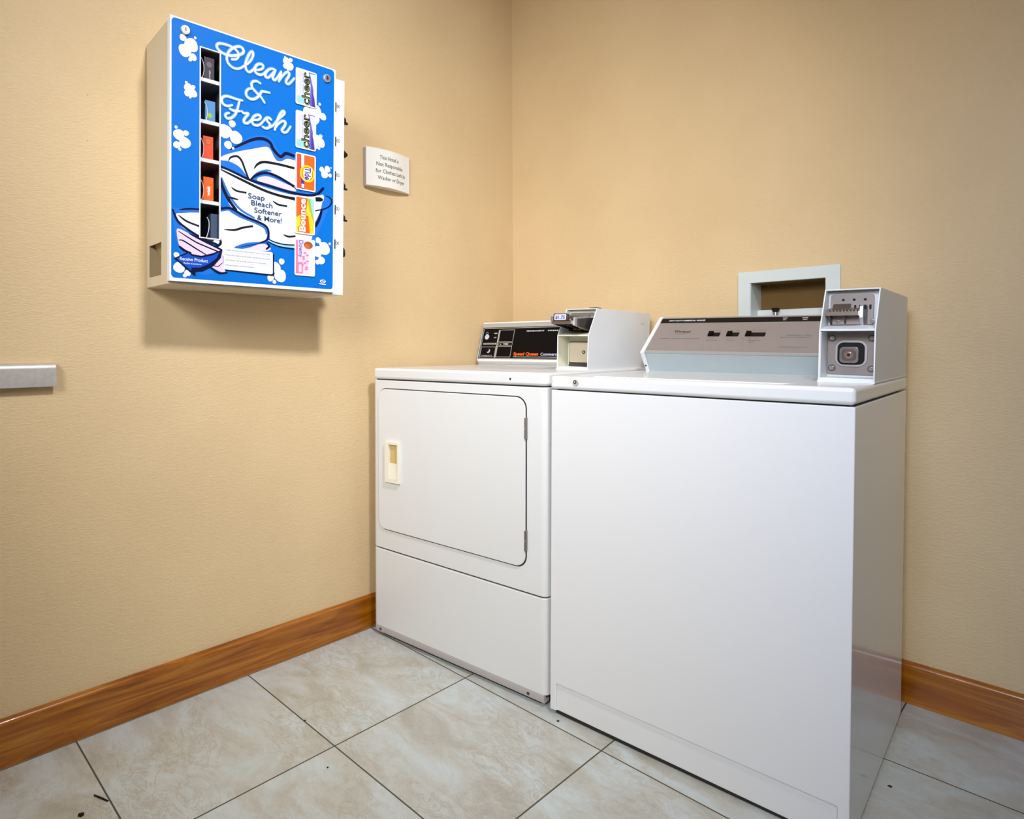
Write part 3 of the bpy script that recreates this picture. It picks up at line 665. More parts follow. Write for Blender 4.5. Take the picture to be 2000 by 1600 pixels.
        for bu, bz in ((T+.012, .026), (W-T-.013, .026), (T+.012, k-.018), (W-T-.013, k-.018)):
            b = PB(); b.cyl((bu, dep_l-.001, bz), 1, .0075, .001, 'darksteel', 24, M=P)
            b.cyl((bu, dep_l-.005, bz), 1, .0048, .004, 'chrome', 20, r2=.0052, M=P)
            b.build('bolt', cb, bevel=.0006)
    else:
        b = PB()
        b.prism(rrect(T+.010, W-T-.001, .012, k-.018, .002), 1, dep_l-.003, dep_l+.004, 'darksteel', P)
        b.prism(rrect(T+.0125, W-T-.002, .019, k-.021, .004), 1, dep_l-.0052, dep_l-.003, 'tanplate', P)
        b.cyl((T+.062, dep_l-.0062, k*.50), 1, .0056, .001, 'black', 20, M=P)
        b.cyl((T+.062, dep_l-.0069, k*.50), 1, .0028, .001, 'tanplate', 16, M=P)
        b.box((T+.010, dep_l-.006, .0065), (W-T-.002, dep_l-.002, .012), 'darksteel', P)
        b.build('vault_door', cb, bevel=.0005)
        # dark sticker with orange lettering under the slide
        b = PB(); b.box((T+.014, .040, k+.0135), (W-T-.002, .058, k+.0295), 'black', P)
        b.text('GREENWALD', 'yellow', lambda x, y: P @ Vector((T+.030+x, .0394, k+.0185+y)), w=W-.04, h=.0068, bold=.01)
        b.build('sticker', cb, smooth=False)
        # price tag clipped on the slide
        R = P @ Matrix.Translation((su0+.006, f0-.004, z0+.009)) @ Matrix.Rotation(-.12, 4, 'X')
        b = PB(); b.prism(rrect(.002, .050, .0, .0225, .004), 1, 0, .010, 'darksteel', R)
        b.prism(rrect(.006, .046, .0025, .020, .003), 1, -.0008, 0, 'lavender', R)
        b.text('$1.75', 'violet', lambda x, y: R @ Vector((.010+x, -.0011, .0062+y)), w=.032, h=.0095, bold=.03)
        b.box((-.008, .002, 0), (.0, .012, .014), 'steel', R)
        b.build('price_tag', sl, bevel=.0004)
    return cb

# ================================================================ the washer
washer = thing('washing_machine', 'white top-loading coin washing machine with silver control panel, standing right of the dryer',
               'washing machine', (.7497, -.7538, 0), (-.0029, .0065, .0538))
WW, WD, WH1, WH2 = .6827, .633, .8746, .9119
b = PB()
# one skin: the front is a height field with a stepped-in toe area
US = [0, .0165, .0205, .6600, .6640, WW]; ZS = [.014, .0835, .0895, WH1]
gv = {}
for i_, u in enumerate(US):
    for j_, z in enumerate(ZS):
        dpt = .0065 if (2 <= i_ <= 3 and j_ <= 1) else 0
        gv[i_, j_] = b.bm.verts.new((u, dpt, z))
k_ = b.mi('enamel')
for i_ in range(len(US)-1):
    for j_ in range(len(ZS)-1):
        b.bm.faces.new([gv[i_, j_], gv[i_+1, j_], gv[i_+1, j_+1], gv[i_, j_+1]]).material_index = k_
B4 = [b.bm.verts.new(p) for p in ((0, WD, .014), (WW, WD, .014), (WW, WD, WH1), (0, WD, WH1))]
nU, nZ = len(US)-1, len(ZS)-1
b.bm.faces.new(B4)
b.bm.faces.new([gv[0, j_] for j_ in range(nZ+1)] + [B4[3], B4[0]])
b.bm.faces.new([gv[nU, j_] for j_ in range(nZ+1)] + [B4[2], B4[1]])
b.bm.faces.new([gv[i_, nZ] for i_ in range(nU+1)] + [B4[2], B4[3]])
b.bm.faces.new([gv[i_, 0] for i_ in range(nU+1)] + [B4[1], B4[0]])
body = b.build('body', washer, bevel=.0022, seg=3)
b = PB(); b.box((.010, .0135, .0012), (WW-.004, WD-.01, .0139), 'gap'); b.build('underbody_shade', washer)  # dark block added to stand for the shadow under the washer
b = PB(); b.box((.012, .012, WH1), (WW-.012, WD-.01, .8775), 'gap'); b.build('seam', washer)
b = PB(); b.box((-.002, -.004, .8775), (WW+.001, WD, WH2), 'enamel'); b.build('top_deck', washer, bevel=.0095, seg=5)
b = PB(); b.prism(rrect(.09, .555, .035, .43, .03), 2, WH2-.001, WH2+.0018, 'enamel'); b.build('lid', washer, bevel=.0012, seg=2)
b = PB(); b.cyl((.0772, -.0062, .8965), 1, .0085, .004, 'lockface', 28); b.cyl((.0752, -.0078, .8985), 1, .0048, .002, 'darksteel', 24); b.cyl((.0752, -.0086, .8985), 1, .0024, .001, 'tanplate', 16)
b.build('deck_lock', washer, bevel=.0006)
for u, wv in ((.04, .05), (WW-.04, .05), (.04, WD-.05), (WW-.04, WD-.05)):
    b = PB(); b.cyl((u, wv, 0), 2, .020, .007, 'black', 20); b.cyl((u, wv, .007), 2, .008, .010, 'steel', 16); b.build('foot', washer, bevel=.001)

# control console
CR = Matrix.Translation((.35, .5, 1.0)) @ Matrix.Rotation(.012, 4, 'Y') @ Matrix.Translation((-.35, -.5, -1.0))
KW, KZ, TW, TZ = .475, .9676, .6125, 1.080
b = PB()
b.box((.034, .5190, .900), (.66, .5225, .9142), 'gap', CR)
b.prism([(.522, .900), (KW+.004, KZ-.001), (TW+.004, TZ-.002), (.63, TZ-.002), (.63, .900)], 0, .034, .66, 'apron', CR)
con = b.build('console', washer, bevel=.0015)
tl = Vector((0, TW-KW, TZ-KZ)); TL = tl.length; tl.normalize(); nn = Vector((0, -tl.z, tl.y))
def cf(u, t, lift=.0):                  # u, t in millimetres on the sloped face
    return CR @ (Vector((u/1000, KW, KZ)) + tl*(t/1000) + nn*lift)
def slab(b, cf, u0, u1, t0, t1, l0, l1, m):
    P8 = [cf(u, t, l) for u in (u0, u1) for t in (t0, t1) for l in (l0, l1)]
    v = [b.bm.verts.new(p) for p in P8]; k = b.mi(m)
    for f in ((0, 1, 3, 2), (4, 6, 7, 5), (0, 4, 5, 1), (2, 3, 7, 6), (0, 2, 6, 4), (1, 5, 7, 3)):
        b.bm.faces.new([v[i] for i in f]).material_index = k
b = PB(); slab(b, cf, 32, 660, 6, 177, -.002, .0015, 'silver'); 
slab(b, cf, 32.5, 659, 148, 171, .0014, .0020, 'black')
slab(b, cf, 32, 660, 0, 7, -.002, .003, 'alu')
slab(b, cf, 32, 660, 173, 178, .0014, .0022, 'alu')
def ct(b, cf, s, u, t, w, h, m='ink_text', bold=.012, lift=.0023):
    b.text(s, m, lambda x, y: cf(u+x*1000, t+y*1000, lift), w=w/1000, h=h/1000, bold=bold)
ct(b, cf, 'HEAVY DUTY COMMERCIAL WASHER', 60, 156, 116, 6.5, 'cabwhite', .02, .0024)
ct(b, cf, 'WASH', 395, 162, 12, 4.5, 'cabwhite', .01, .0024); ct(b, cf, 'ON', 397, 154, 8, 4, 'cabwhite', .01, .0024)
ct(b, cf, 'RINSE', 446, 162, 14, 4.5, 'cabwhite', .01, .0024); ct(b, cf, 'SPIN', 448, 154, 11, 4, 'cabwhite', .01, .0024)
ct(b, cf, 'Whirlpool', 97, 97, 50, 12, 'ink_black', .012, .0017)
b.tube([cf(u, t, .0017) for u, t in ((99, 93), (108, 88), (122, 88), (134, 92), (146, 99))], .0004, 'ink_text', 5)
b.tube([cf(u, t, .0017) for u, t in ((92, 107), (100, 110), (112, 107))], .0004, 'ink_text', 5)
ct(b, cf, 'COMMERCIAL LAUNDRY DEEP WASH SYSTEM', 59, 66, 125, 3.6, 'ink_text', .005, .0017)
for s, u, t, ww in (('REGULAR', 207, 59, 33), ('EXTRA', 269, 59, 16), ('TEMPERATURE', 323, 59, 35), ('SELECT', 331, 50, 16), ('HOT', 306, 107, 10), ('WARM', 322, 107, 13), ('COLD COLD', 341, 107, 23), ('COLD', 304, 70, 10), ('COLD', 322, 70, 10), ('COLD', 341, 70, 10), ('FULL', 214, 106, 10), ('SMALL', 228, 106, 12), ('ON', 268, 106, 7), ('OFF', 282, 106, 9), ('PERMANENT PRESS', 423, 83, 60), ('MACHINE WILL NOT OPERATE WITH', 408, 74, 76), ('OPERATING INSTRUCTIONS', 412, 31, 72)):
    ct(b, cf, s, u, t, ww, 3.6, 'ink_text', .006, .0017)
b.build('control_plate', con, smooth=False)
for u0, u1 in ((205, 240), (259, 294), (312, 366)):
    b = PB(); slab(b, cf, u0, u1, 79, 97, .001, .0028, 'black')
    slab(b, cf, u0+1.5, u0+15, 82, 99, .002, .0075, 'blackgloss')
    b.build('rocker_switch', con, bevel=.0008)
# white end cap of the console
b = PB()
b.prism([(.524, .902), (.518, .902), (KW-.006, KZ), (TW-.004, TZ+.004), (.634, TZ+.004), (.634, .902)], 0, .022, .034, 'enamel', CR)
b.cyl((.028, .4985, .9245), 1, .0032, .0025, 'darksteel', 12, M=CR)
b.build('end_cap', con, bevel=.002, seg=3)
coin_box(washer, .5753, .6812, .1999, .43, .9155, .1120, .2054, .0446, (.232, .580, .6425), 'washer', .0107)

# ================================================================ the dryer
dryer = thing('clothes_dryer', 'white front-loading coin dryer with black control panel, tucked between left wall and washer',
              'clothes dryer', (.0444, -.8115, 0), (-.005, .0016, .0861))
DW, DD, DH1, DH2, SM = .6950, .640, .8800, .9205, .3062
E = 'enamel_dryer'
def rbox(b, u0, u1, w0, w1, z0, z1, r, m):      # box with rounded front corners seen from above
    pts = [(u0+.012, w1), (u0, .3)] + [(u0+r-r*math.cos(t*math.pi/16), w0+r-r*math.sin(t*math.pi/16)) for t in range(9)] + \
          [(u1-r+r*math.sin(t*math.pi/16), w0+r-r*math.cos(t*math.pi/16)) for t in range(9)] + [(u1, w1)]
    b.prism(pts, 2, z0, z1, m)
b = PB(); rbox(b, 0, DW, 0, DD, SM+.0022, DH1, .020, E); b.build('body', dryer, bevel=.0025, seg=3)
b = PB(); rbox(b, .006, DW-.006, .006, DD, .03, DH2-.01, .018, 'gap'); b.build('seam', dryer)
b = PB(); rbox(b, 0, DW, 0, DD-.02, .0375, SM-.0022, .020, E)
lp = b.build('lower_panel', dryer, bevel=.003, seg=3)
b = PB(); b.prism([(0.0006, .0378), (.0045, .0165), (.0065, .0140), (.03, .0140), (.03, .0378)], 0, .010, DW-.010, 'strip')
b.build('toe_strip', dryer, bevel=.001)
b = PB(); b.box((.03, .020, .002), (DW-.03, DD-.05, .030), 'gap'); b.build('underbody_shade', dryer)  # dark block standing in for shade beneath the dryer
for u in (.034, .634):
    b = PB(); b.cyl((u, .0005, .026), 1, .0042, .003, 'darksteel', 12); b.build('screw', dryer)
b = PB(); rbox(b, -.001, DW+.0005, -.003, DD, DH1+.0035, DH2, .022, E); b.build('top_deck', dryer, bevel=.009, seg=5)
b = PB(); b.cyl((.578, -.0045, .9005), 1, .003, .002, 'black', 12, r2=.002); b.build('plug', dryer)
for u, wv in ((.05, .06), (DW-.06, .05), (.05, DD-.06), (DW-.05, DD-.06)):
    b = PB(); b.cyl((u, wv, 0), 2, .022, .008, 'black', 20); b.cyl((u, wv, .008), 2, .009, .023, 'steel', 16); b.build('foot', dryer, bevel=.001)
# door
b = PB(); b.prism(rrect(.0325, .6312, .3740, .8535, .035, 8), 1, -.0008, .001, 'gap'); b.build('door_gasket', dryer)
b = PB(); b.prism(rrect(.0350, .6285, .3775, .8505, .033, 8), 1, -.0060, -.0005, E); door = b.build('door', dryer, bevel=.0022, seg=3)
b = PB()
HX0, HX1, HZ0, HZ1 = .076, .1415, .541, .6775
b.holed(1, -.0165, -.0060, (HX0, HX1, HZ0, HZ1), [(.094, .1345, .552, .668)], 'cream')
b.prism([(-.0062, .606), (-.0062, .6675), (-.0072, .6675), (-.0085, .625), (-.0092, .606)], 0, .0942, .1343, 'amber')
b.prism([(-.0062, .5525), (-.0062, .606), (-.0092, .606), (-.0108, .580), (-.0150, .5525)], 0, .0942, .1343, 'cream')
b.build('door_handle', door, bevel=.0035, seg=3)
for z0, z1 in ((.426, .483), (.736, .796)):
    b = PB(); b.cyl((.6300, -.0058, z0), 2, .0036, (z1-z0)*.46, 'steel', 14); b.cyl((.6300, -.0058, (z0+z1)/2+.001), 2, .0036, (z1-z0)*.46, 'steel', 14)
    b.box((.6305, -.0062, z0), (.6345, -.0012, z1), 'steel'); b.build('hinge', door, bevel=.0005)
# control console of the dryer
kw, kz, tw, tz = .572, .936, .620, 1.091
dl = Vector((0, tw-kw, tz-kz)); dl.normalize(); dn = Vector((0, -dl.z, dl.y))
def df(u, t, lift=.0): return Vector((u/1000, kw, kz)) + dl*(t/1000) + dn*lift
b = PB(); b.prism([(.579, .915), (.579, .9295), (.573, .9310), (kw+.001, kz+.001), (tw+.002, tz), (.69, tz), (.69, .915)], 0, .008, .66, 'enamel_dryer')
b.prism([(.574, .9235), (.574, .9265), (.58, .9265), (.58, .9235)], 0, .009, .66, 'alu')
dcon = b.build('console', dryer, bevel=.0012)
b = PB()
slab(b, df, 9, 660, 141, 163, -.001, .0045, 'alu'); slab(b, df, 9, 660, 157, 163, .004, .0065, 'enamel_dryer')
slab(b, df, 6, 10, 2, 162, -.006, .004, 'alu'); slab(b, df, 9, 660, -2, 8, -.001, .003, 'enamel_dryer')
b.build('console_trim', dcon, bevel=.0009)
b = PB(); slab(b, df, 11, 658, 8, 141, -.001, .0012, 'blackgloss')
def outline(b, cf, u0, u1, t0, t1, w, m, lift):
    for q in ((u0, u1, t0, t0+w), (u0, u1, t1-w, t1), (u0, u0+w, t0, t1), (u1-w, u1, t0, t1)): slab(b, cf, *q, .001, lift, m)
outline(b, df, 13, 372+286, 10, 139, 2.2, 'alu', .0015)
outline(b, df, 17, 90, 16, 60, 1.6, 'alu', .0016); outline(b, df, 97, 168, 16, 62, 1.8, 'alu', .0016)
outline(b, df, 97, 168, 80, 131, 1.8, 'alu', .0016); outline(b, df, 100, 168, 65, 77, 1.4, 'alu', .0016)
slab(b, df, 91, 96, 14, 131, .001, .0016, 'alu')
slab(b, df, 22, 88, 69, 76, .001, .0015, 'alu')
ct(b, df, 'DRYING SELECTOR', 24, 70, 60, 4.6, 'black', .01, .0018)
ct(b, df, 'HIGH', 70, 114, 15, 5, 'cabwhite', .01, .0018); ct(b, df, 'LOW', 72, 96, 12, 5, 'cabwhite', .01, .0018)
ct(b, df, 'FABRICS', 26, 19, 52, 6, 'alu', .01, .0018)
ct(b, df, 'o   TIME', 108, 68, 40, 5.5, 'cabwhite', .01, .0018)
ct(b, df, 'PERMANENT', 226, 121, 80, 4.6, 'cabwhite', .01, .0018); ct(b, df, 'PRESS', 322, 121, 46, 4.6, 'cabwhite', .01, .0018)
ct(b, df, 'Speed Queen', 182, 24, 114, 12.5, 'orange', .03, .0018); ct(b, df, 'Commercial', 306, 24, 86, 11, 'lavender', .012, .0018)
slab(b, df, 182, 656, 16.5, 19, .001, .0016, 'alu')
def disc(b, cf, u, t, r, m, lift, a0=0, a1=360):
    pts = [cf(u+r*math.cos(math.radians(a0+(a1-a0)*i/24)), t+r*math.sin(math.radians(a0+(a1-a0)*i/24)), lift) for i in range(24 if a1-a0 == 360 else 25)]
    b.flat(pts, m)
disc(b, df, 36, 102, 11, 'ink_grey', .0018); disc(b, df, 33, 118, 6, 'alu', .0018); disc(b, df, 33, 118, 4.5, 'blackgloss', .0020)
disc(b, df, 56, 42, 8.5, 'ink_grey', .0018); disc(b, df, 51, 45, 7.5, 'blackgloss', .0020)
b.build('control_plate', dcon, smooth=False)
coin_box(dryer, .5715, .6790, .2546, .44, .9245, .1020, .1865, .052, (.192, .588, .652), 'dryer', .02)
b = PB(); b.prism([(.325, 1.1118), (.325, 1.1128), (.335, 1.1142), (.362, 1.1140), (.375, 1.1118)], 0, .644, .664, 'black'); b.build('cable_clip', dryer, bevel=.001)

# ================================================================ supply box in the back wall
sb = thing('washer_supply_box', 'white framed recessed box in the wall above the washer control panel', 'wall box', ((RX0+RX1)/2, .015, RZ0), (0, 0, 0))
ox, oz = (RX0+RX1)/2, RZ0
I = lambda x, z: (x-ox, z-oz)
b = PB(); b.holed(1, -.008, 0, (.9399-ox, 1.2291-ox, .995-oz, 1.2268-oz), [(RX0-ox+.0008, RX1-ox-.0008, .0008, RZ1-oz-.0008)], 'outlet')
b.build('frame', sb, bevel=.002)
b = PB(); x0, x1, z1 = RX0-ox+.0006, RX1-ox-.0006, RZ1-oz-.0006
T = .0015; dp = .084
for lo, hi, mm_ in (((x0, -.002, 0), (x0+T, dp, z1), 'outlet'), ((x1-T, -.002, 0), (x1, dp, z1), 'outlet'), ((x0+T, -.002, 0), (x1-T, dp, T), 'outlet'), ((x0+T, -.002, z1-T), (x1-T, dp, z1), 'recess_shade'), ((x0, dp, 0), (x1, dp+.002, z1), 'recess_shade')):
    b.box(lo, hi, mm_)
b.box((x0+T, .055, T), (x1-T, dp, .069), 'outlet')  # added pale block imitating the lit lower band of the recess
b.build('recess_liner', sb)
b = PB(); b.cyl((-.045, .038, T), 2, .007, .062, 'steel', 16); b.build('supply_pipe', sb)
b = PB(); b.cyl((-.045, .038, .060), 2, .009, .008, 'black', 16); b.box((-.056, .031, .065), (-.034, .045, .074), 'black'); b.build('valve_handle', sb, bevel=.003)

# ================================================================ notice on the left wall
pl = thing('notice_plaque', 'small curved ivory plaque with a laundry notice, between vending machine and corner', 'plaque', (-.015, -.694, 1.625))
b = PB(); top, bot = .0660, -.0660
ys = [-.101 + .202*i/20 for i in range(21)]
prof = [(.0100 + .0195*(1-((y-.0)/.101)**2) if y > -.079 else .016, y) for y in ys]
def px_(y):                 # front surface depth across the plaque
    s = (y+.101)/.202
    return .012 + .020*math.sin(math.pi*min(1, max(0, s*.92+.10)))
prof = [(0, -.101)] + [(px_(y), y) for y in ys] + [(0, .101)]
b.prism([(x, y) for x, y in prof], 2, bot, top, 'plaque')
b.box((.0, -.1018, bot+.001), (px_(-.101)-.001, -.1005, top-.001), 'plaqueedge')
for s, c, z, w in (('This Hotel is', -.006, .030, .088), ('Not Responsible', -.002, .006, .122), ('for Clothes Left In', .004, -.018, .140), ('Washer or Dryer', .006, -.042, .128)):
    b.text(s, 'ink_text', lambda x, y, c=c, z=z: Vector((px_(c+x)+.0006, c+x, z+y)), w=w, h=.0135, bold=.004, align='C')
b.build('plate', pl, norm=True, smooth=True, angle=30)

# ================================================================ metal shelf at the left edge
sh = thing('metal_wall_shelf', 'narrow galvanised metal shelf edge on left wall below the vending machine', 'shelf', (-.015, -2.35, .9))
b = PB(); pr = [(0, .047), (0, .0580), (.012, .0580), (.0175, .0568), (.0215, .0535), (.0240, .0485), (.0248, .043), (.0248, 0), (.0222, 0), (.0222, .042), (.019, .047)]
b.prism(pr, 1, -.55, .5985, 'galv'); b.build('shelf_rail', sh, angle=60, bevel=.0006)
for y in (-.45, .40):
    b = PB(); b.box((0, y, .005), (.004, y+.025, .047), 'galv'); b.prism([(.004, .02), (.004, .046), (.018, .046)], 1, y+.010, y+.014, 'galv'); b.build('bracket', sh)

# ================================================================ soap vending machine
A = json.loads(ART)
CM = Matrix.Translation((0, -1.2913, 1.4856)) @ Euler((-.0111, .0139, -.0477), 'XYZ').to_matrix().to_4x4()
vm = thing('soap_vending_machine', 'wall-mounted laundry soap vending machine with bright blue illustrated front', 'vending machine', (0, -1.2913, 1.4856), (-.0111, .0139, -.0477))
W2, H2, D = .4699/2, .6517/2, .1994
mmr = lambda r: [v/1000 for v in r]
s0, s1, sz0, sz1 = mmr(A['slot'])
XB = -.003
b = PB()
# cabinet shell: left side with dispensing opening, back, right, top, bottom
DO = (.022, .126, -.306, -.222)
b.holed(1, -W2+.002, -W2+.0045, (XB, D-.019, -H2-.006, H2-.003), [DO], 'beige')
b.box((XB, -W2+.0045, -H2-.006), (XB+.0025, W2, H2-.003), 'beige')
b.box((XB+.0025, W2-.0025, -H2-.006), (D-.019, W2, H2-.003), 'beige')
b.box((XB+.0025, -W2+.0045, H2-.0055), (D-.019, W2-.0025, H2-.003), 'beige')
b.box((XB+.0025, -W2+.0045, -H2-.006), (D-.019, W2-.0025, -H2-.0008), 'beige')
b.build('cabinet', vm, bevel=.0008)
b = PB()       # chute lining behind the dispensing opening
x0, x1, z0, z1 = DO; yy = -W2+.0046
b.box((x0-.002, yy, z0-.002), (x0, yy+.12, z1+.002), 'beigein'); b.box((x1, yy, z0-.002), (x1+.002, yy+.12, z1+.002), 'beigein')
b.box((x0-.002, yy, z0-.004), (x1+.002, yy+.12, z0-.002), 'beigein')
cv = [(yy+.055-.05*math.cos(t*math.pi/20)*0+.0, 0)]
arc = [(yy+.012+.075*(i/10), z1+.002-.088*(i/10)**.6) for i in range(11)]
b.prism(arc+[(yy+.12, z0-.002), (yy+.12, z1+.004), (yy+.010, z1+.004)], 0, x0, x1, 'beigein')
b.build('dispensing_chute', vm)
# recessed column behind the window
b = PB(); cx0 = .062
b.box((cx0, s0-.018, sz0-.004), (cx0+.002, s1+.018, sz1+.006), 'interior')
b.box((cx0, s0-.020, sz0-.004), (D-.0040, s0-.018, sz1+.006), 'interior'); b.box((cx0, s1+.018, sz0-.004), (D-.0040, s1+.020, sz1+.006), 'interior')
b.box((cx0, s0-.018, sz1+.004), (D-.0040, s1+.018, sz1+.006), 'interior'); b.box((cx0, s0-.018, sz0-.006), (D-.0040, s1+.018, sz0-.003), 'interior')
b.build('product_column', vm)
shelf_z = mmr(A['shelves'])
for z in shelf_z[:4]:
    b = PB(); b.box((.066, s0-.0175, z-.006), (D-.009, s1+.0175, z-.004), 'interior')
    b.box((D-.011, s0-.0175, z-.009), (D-.0065, s1+.0175, z), 'shelfw')
    b.build('product_shelf', vm)
for i, z in enumerate(shelf_z):
    up_ = .052
    b = PB(); yl = s0+.0105
    pts = [(D-.013, yl-.004, z+.052), (D-.013, yl+.0015, z+.040), (D-.013, yl+.0032, z+.024), (D-.013, yl+.0008, z+.008), (D-.013, yl-.003, z)]
    if i == 4: pts = [(D-.013, yl+.012, z+.056), (D-.013, yl+.0175, z+.044), (D-.013, yl+.0165, z+.022), (D-.013, yl+.010, z)]
    if i == 1: pts = [(p[0], p[1]+.009, p[2]-.004) for p in pts]
    b.tube(catmull(pts, 5), .0009, 'shelfw', 8); b.build('retaining_spring', vm)

# door with printed artwork
b = PB()
rim = .0016
b.holed(0, D-.003, D, (-W2, W2, -H2, H2), [(s0, s1, sz0, sz1)], 'cabwhite')
b.holed(0, D-.019, D-.003, (-W2, W2, -H2, H2), [(-W2+.003, W2-.003, -H2+.003, H2-.003)], 'cabwhite')
b.box((D-.0035, -W2+.003, -H2+.003), (D-.0031, s0-.002, H2-.003), 'interior')
door_ = b
base = len(b.bm.verts)
a0, a1, c0, c1 = mmr(A['blue'])
art = PB(); art.mats = b.mats; LZ = [0]
def lay():
    LZ[0] += 1; return D + .00008 + LZ[0]*.000011
def add(pts, m):
    x = lay(); art.flat([(x, p[0], p[1]) for p in pts], m)
add(rrect(a0, a1, c0, c1, .010), 'ink_panel')
for q in A['ART']:
    kind, c = q[0], q[1]
    if kind == 'p':
        pp = [Vector((x/1000, y/1000, 0)) for x, y in q[2]]
        if q[3]:
            m_ = len(pp); cl = []
            for i in range(m_):
                a_, b_, c_, d_ = pp[i-1], pp[i], pp[(i+1) % m_], pp[(i+2) % m_]
                for j in range(4):
                    t_ = j/4; cl.append(.5*((2*b_)+(c_-a_)*t_+(2*a_-5*b_+4*c_-d_)*t_*t_+(3*b_-a_-3*c_+d_)*t_**3))
            pp = cl
        add([(v.x, v.y) for v in pp], c)
    elif kind == 'c':
        x, y = q[2][0]/1000, q[2][1]/1000; r = q[3]/1000
        ph = random.random()*6; n = 22
        add([(x+r*(.98+.05*math.sin(3*t*2*math.pi/n+ph))*math.cos(t*2*math.pi/n), y+r*(.98+.05*math.sin(3*t*2*math.pi/n+ph))*math.sin(t*2*math.pi/n)) for t in range(n)], c)
    elif kind == 's':
        P = catmull([(x/1000, y/1000, 0) for x, y in q[2]], 8); n = len(P); x = lay(); k = art.mi(c)
        Lr = []; eps = 9e-6/max(1, n)
        for i, p in enumerate(P):
            d = (P[min(i+1, n-1)]-P[max(i-1, 0)]); d = d.normalized() if d.length > 1e-9 else Vector((1, 0, 0))
            s = i/(n-1); f = math.sin(math.pi*min(1, max(0, s)))**.7
            wd = q[3]/1000*(f*1.0+(1-f)*(q[4]*(1-s)+q[5]*s))/2
            nx = Vector((-d.y, d.x, 0))*wd
            Lr.append((art.bm.verts.new((x+i*eps, p.x+nx.x, p.y+nx.y)), art.bm.verts.new((x+i*eps, p.x-nx.x, p.y-nx.y))))
        for i in range(n-1):
            art.bm.faces.new([Lr[i][0], Lr[i][1], Lr[i+1][1], Lr[i+1][0]]).material_index = k
        if q[4] >= .7 and q[5] >= .7:
            for e in (P[0], P[-1]):
                r = q[3]/2000*.78; add([(e.x+r*math.cos(t*math.pi/6), e.y+r*math.sin(t*math.pi/6)) for t in range(12)], c)
    elif kind == 't':
        x = lay(); (px, pz), wd, cap = q[3], q[4], q[5]
        art.text(q[2], c, lambda u, v: Vector((x, px/1000+u, pz/1000+v)), w=wd/1000, h=cap/1000, bold=.010 if cap > 6 else .004)
    elif kind == 'r':
        (px, pz), ra, rb, tw_ = [q[2], q[3], q[4], q[5]]; x = lay(); k = art.mi(c); n = 28
        vi = [(art.bm.verts.new((x, (px+(ra-tw_)*math.cos(t*2*math.pi/n))/1000, (pz+(rb-tw_*.8)*math.sin(t*2*math.pi/n))/1000)),
               art.bm.verts.new((x, (px+ra*math.cos(t*2*math.pi/n))/1000, (pz+rb*math.sin(t*2*math.pi/n))/1000))) for t in range(n)]
        for t in range(n): art.bm.faces.new([vi[t][0], vi[t][1], vi[(t+1) % n][1], vi[(t+1) % n][0]]).material_index = k
# cut the printed sheet away where the window is
for co, no in (((0, s0-.0022, 0), (0, 1, 0)), ((0, s1+.0022, 0), (0, 1, 0)), ((0, 0, sz0-.0022), (0, 0, 1)), ((0, 0, sz1+.0022), (0, 0, 1))):
    bmesh.ops.bisect_plane(art.bm, geom=art.bm.verts[:]+art.bm.edges[:]+art.bm.faces[:], plane_co=co, plane_no=no, dist=1e-6)
kill = [f for f in art.bm.faces if s0-.0022 < f.calc_center_median().y < s1+.0022 and sz0-.0022 < f.calc_center_median().z < sz1+.0022]
bmesh.ops.delete(art.bm, geom=kill, context='FACES')
for f in art.bm.faces:
    f.normal_update()
    if f.normal.x < 0: f.normal_flip()
tmp = bpy.data.meshes.new('tmp'); art.bm.to_mesh(tmp); art.bm.free()
bmesh.ops.recalc_face_normals(door_.bm, faces=door_.bm.faces)
# bright rim around the window
door_.holed(0, D-.0005, D+.0024, (s0-.0022, s1+.0022, sz0-.0022, sz1+.0022), [(s0+.0002, s1-.0002, sz0+.0002, sz1-.0002)], 'cabwhite')
door_.bm.from_mesh(tmp); bpy.data.meshes.remove(tmp)
panel = door_.build('illustrated_door', vm, norm=False, smooth=False)
for (y, z), l in zip(A['locks'], ('', '')):
    b = PB(); y, z = y/1000, z/1000
    b.cyl((D+.001, y, z), 0, .0115, .006, 'lockface', 28, r2=.0104); b.cyl((D+.007, y, z), 0, .0080, .0012, 'steel', 24)
    b.box((D+.008, y-.0012, z-.0045), (D+.0087, y+.0012, z+.0045), 'black'); b.build('cylinder_lock', vm, bevel=.0006)
# five product cards down the right
LX = D+.0034
def label(i, fn, frame='ink_white'):
    y0, y1, z0, z1 = mmr(A['labels'][i])
    b = PB(); b.prism(rrect(y0, y1, z0, z1, .005, 4), 0, LX-.0005, LX, frame)
    b.bm.faces.ensure_lookup_table()
    h = .0028
    cnt = [0]
    def fl(pts, m):
        cnt[0] += 1; b.flat([(LX+.0001+cnt[0]*.00003, y0+p[0]*(y1-y0), z0+p[1]*(z1-z0)) for p in pts], m)
    def tx(s, m, cy, cz, length, cap, d, bold=.03):     # d=1 reads upwards, -1 reads downwards
        cnt[0] += 1; X = LX+.0001+cnt[0]*.00003
        Y, Z = y0+cy*(y1-y0), z0+cz*(z1-z0)
        b.text(s, m, lambda u, v: Vector((X, Y-d*v, Z+d*u)), w=length*(z1-z0), h=cap*(y1-y0), bold=bold, align='C')
    def oval(cy, cz, ry, rz, m, n=28):
        fl([(cy+ry*math.cos(t*2*math.pi/n), cz+rz*math.sin(t*2*math.pi/n)) for t in range(n)], m)
    fn(fl, tx, oval)
    o = b.build('product_card', vm, smooth=False, norm=False)
    return o
IN = [(.06, .035), (.94, .035), (.94, .965), (.06, .965)]
def sub(a, b_, c, d): return [(a, c), (b_, c), (b_, d), (a, d)]
